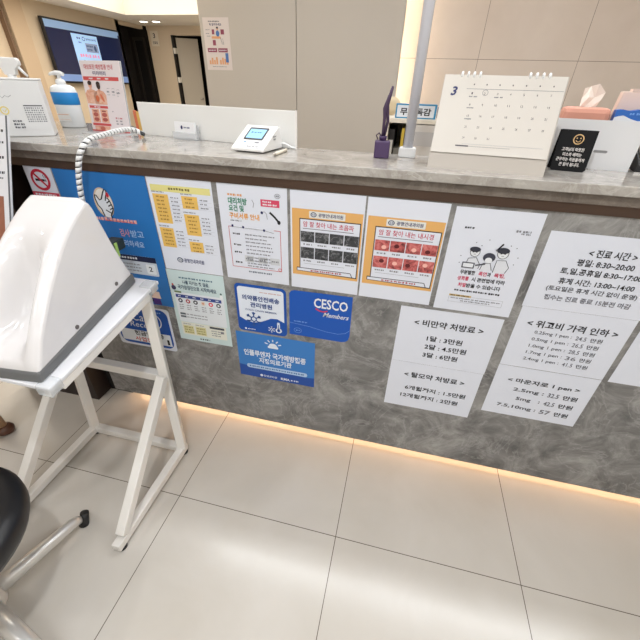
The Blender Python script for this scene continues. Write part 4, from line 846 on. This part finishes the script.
bm = NB(); add_tube(bm, sp, 0.0054, 10); link('wire_core', bm, mat('cable_dark', s2l(58, 58, 60), 0.6), ct)
# wrap: a flat ribbon wound round the core
bm = NB(); L = [0.0]
for p, q in zip(sp, sp[1:]): L.append(L[-1] + (q - p).length)
def at(d):
    for i in range(len(sp) - 1):
        if L[i + 1] >= d: return sp[i].lerp(sp[i + 1], (d - L[i]) / max(1e-9, L[i + 1] - L[i])), (sp[i + 1] - sp[i]).normalized()
    return sp[-1], (sp[-1] - sp[-2]).normalized()
pitch, wd_ = 0.0170, 0.0132; n = int(L[-1] / pitch * 14); prev = None
ref = Vector((1, 0.2, 0.1))
for i in range(n):
    d = i / 14 * pitch; ph = 2 * PI * i / 14; pr_ = []
    for k in (0, wd_):
        p, tg = at(min(d + k, L[-1])); a_ = (ref - tg * ref.dot(tg)).normalized(); b_ = tg.cross(a_)
        pr_.append(bm.verts.new(p + (a_ * math.cos(ph) + b_ * math.sin(ph)) * 0.0070))
    if prev: f = bm.faces.new((prev[0], prev[1], pr_[1], pr_[0])); f.smooth = True
    prev = pr_
o = link('spiral_wrap', bm, M_plastic, ct); so = o.modifiers.new('s', 'SOLIDIFY'); so.thickness = 0.001
# --- leaning sign on the table, cut by the left edge
t = thing('leaning_sign', 'white framed sign leaning back at the left edge behind the hooded device', 'sign', (-1.0, -0.262, tz(-0.262) + 0.004))
lean = math.atan2(0.075, 0.175)
st = Sheet(0.006); st.baserect(0, 0, 0.205, 0.51, ink(222, 222, 226)); st.rect(0.199, 0, 0.205, 0.51, ink(96, 98, 104), 1); st.rect(0.01, 0.10, 0.182, 0.295, ink(150, 98, 78), 1)
for z in (0.47, 0.44, 0.40, 0.36): st.words(0.10, z, 0.19, 0.008, K, 2)
st.words(0.10, 0.345, 0.185, 0.006, GR)
st.done('sign_board', None, None, (0, 0, 0), (-lean, 0, 0), parent=t)
bm = NB(); add_prism(bm, [(0.16, 0.024), (0.166, 0.023), (0.1405, 0.30), (0.131, 0.30)], 'x', 0.09, 0.115); link('prop', bm, M_plastic, t)

# ================================================================== stool and chair
t = thing('round_stool', 'black round stool with pale cream legs at the lower left edge', 'stool', (-0.678, -0.785, 0))
bm = NB(); add_lathe(bm, [(0.18, 0.345), (0.203, 0.352), (0.210, 0.37), (0.210, 0.395), (0.202, 0.412), (0.18, 0.420), (0.06, 0.424), (0.001, 0.424)], 0, 0, 48); link('seat', bm, M_leather, t)
bm = NB(); add_lathe(bm, [(0.03, 0.10), (0.03, 0.22), (0.02, 0.22), (0.02, 0.33), (0.09, 0.33), (0.09, 0.345)], 0, 0, 24); link('column', bm, M_chrome, t)
bm = NB(); add_lathe(bm, [(0.045, 0.045), (0.048, 0.05), (0.045, 0.10), (0.03, 0.105)], 0, 0, 24); link('hub', bm, M_cream, t)
A0 = math.atan2(-0.532 + 0.785, -0.636 + 0.69)
for k in range(4):
    a_ = A0 + k * PI / 2; ca, sa = math.cos(a_), math.sin(a_)
    bm = NB(); add_tube(bm, [(ca * 0.04, sa * 0.04, 0.075), (ca * 0.16, sa * 0.16, 0.062), (ca * 0.255, sa * 0.255, 0.048), (ca * 0.272, sa * 0.272, 0.038)], [0.024, 0.021, 0.017, 0.014], 14); lg = link('leg', bm, M_alu, t)
    bm = NB(); add_tube(bm, [(ca * 0.272, sa * 0.296, 0.044), (ca * 0.275, sa * 0.275, 0.0)], [0.0135, 0.0155], 14); link('rubber_tip', bm, M_rub, lg)
t = thing('wooden_chair', 'wooden chair cut off by the left edge, tan leg with a brown foot', 'chair', (-1.5, -0.45, 0))
for x, y in ((0.255, 0.185), (-0.20, 0.185), (0.255, -0.24), (-0.20, -0.24)):
    bm = NB(); add_tube(bm, [(x, y, 0.03), (x * 0.9, y * 0.9, 0.44)], [0.016, 0.02], 14); lg = link('leg', bm, M_wood, t)
    bm = NB(); add_lathe(bm, [(0.022, 0.0), (0.032, 0.008), (0.034, 0.022), (0.026, 0.036), (0.016, 0.042)], x, y, 18); link('foot', bm, mat('brown_foot', s2l(92, 58, 42), 0.35), lg)
box('seat', -0.22, 0.25, -0.26, 0.22, 0.44, 0.48, M_wood, t, 0.01)
box('backrest', -0.22, -0.19, -0.26, 0.22, 0.60, 0.85, M_wood, t, 0.01)
for y in (-0.22, 0.17): box('back_post', -0.22, -0.19, y, y + 0.03, 0.48, 0.62, M_wood, t)
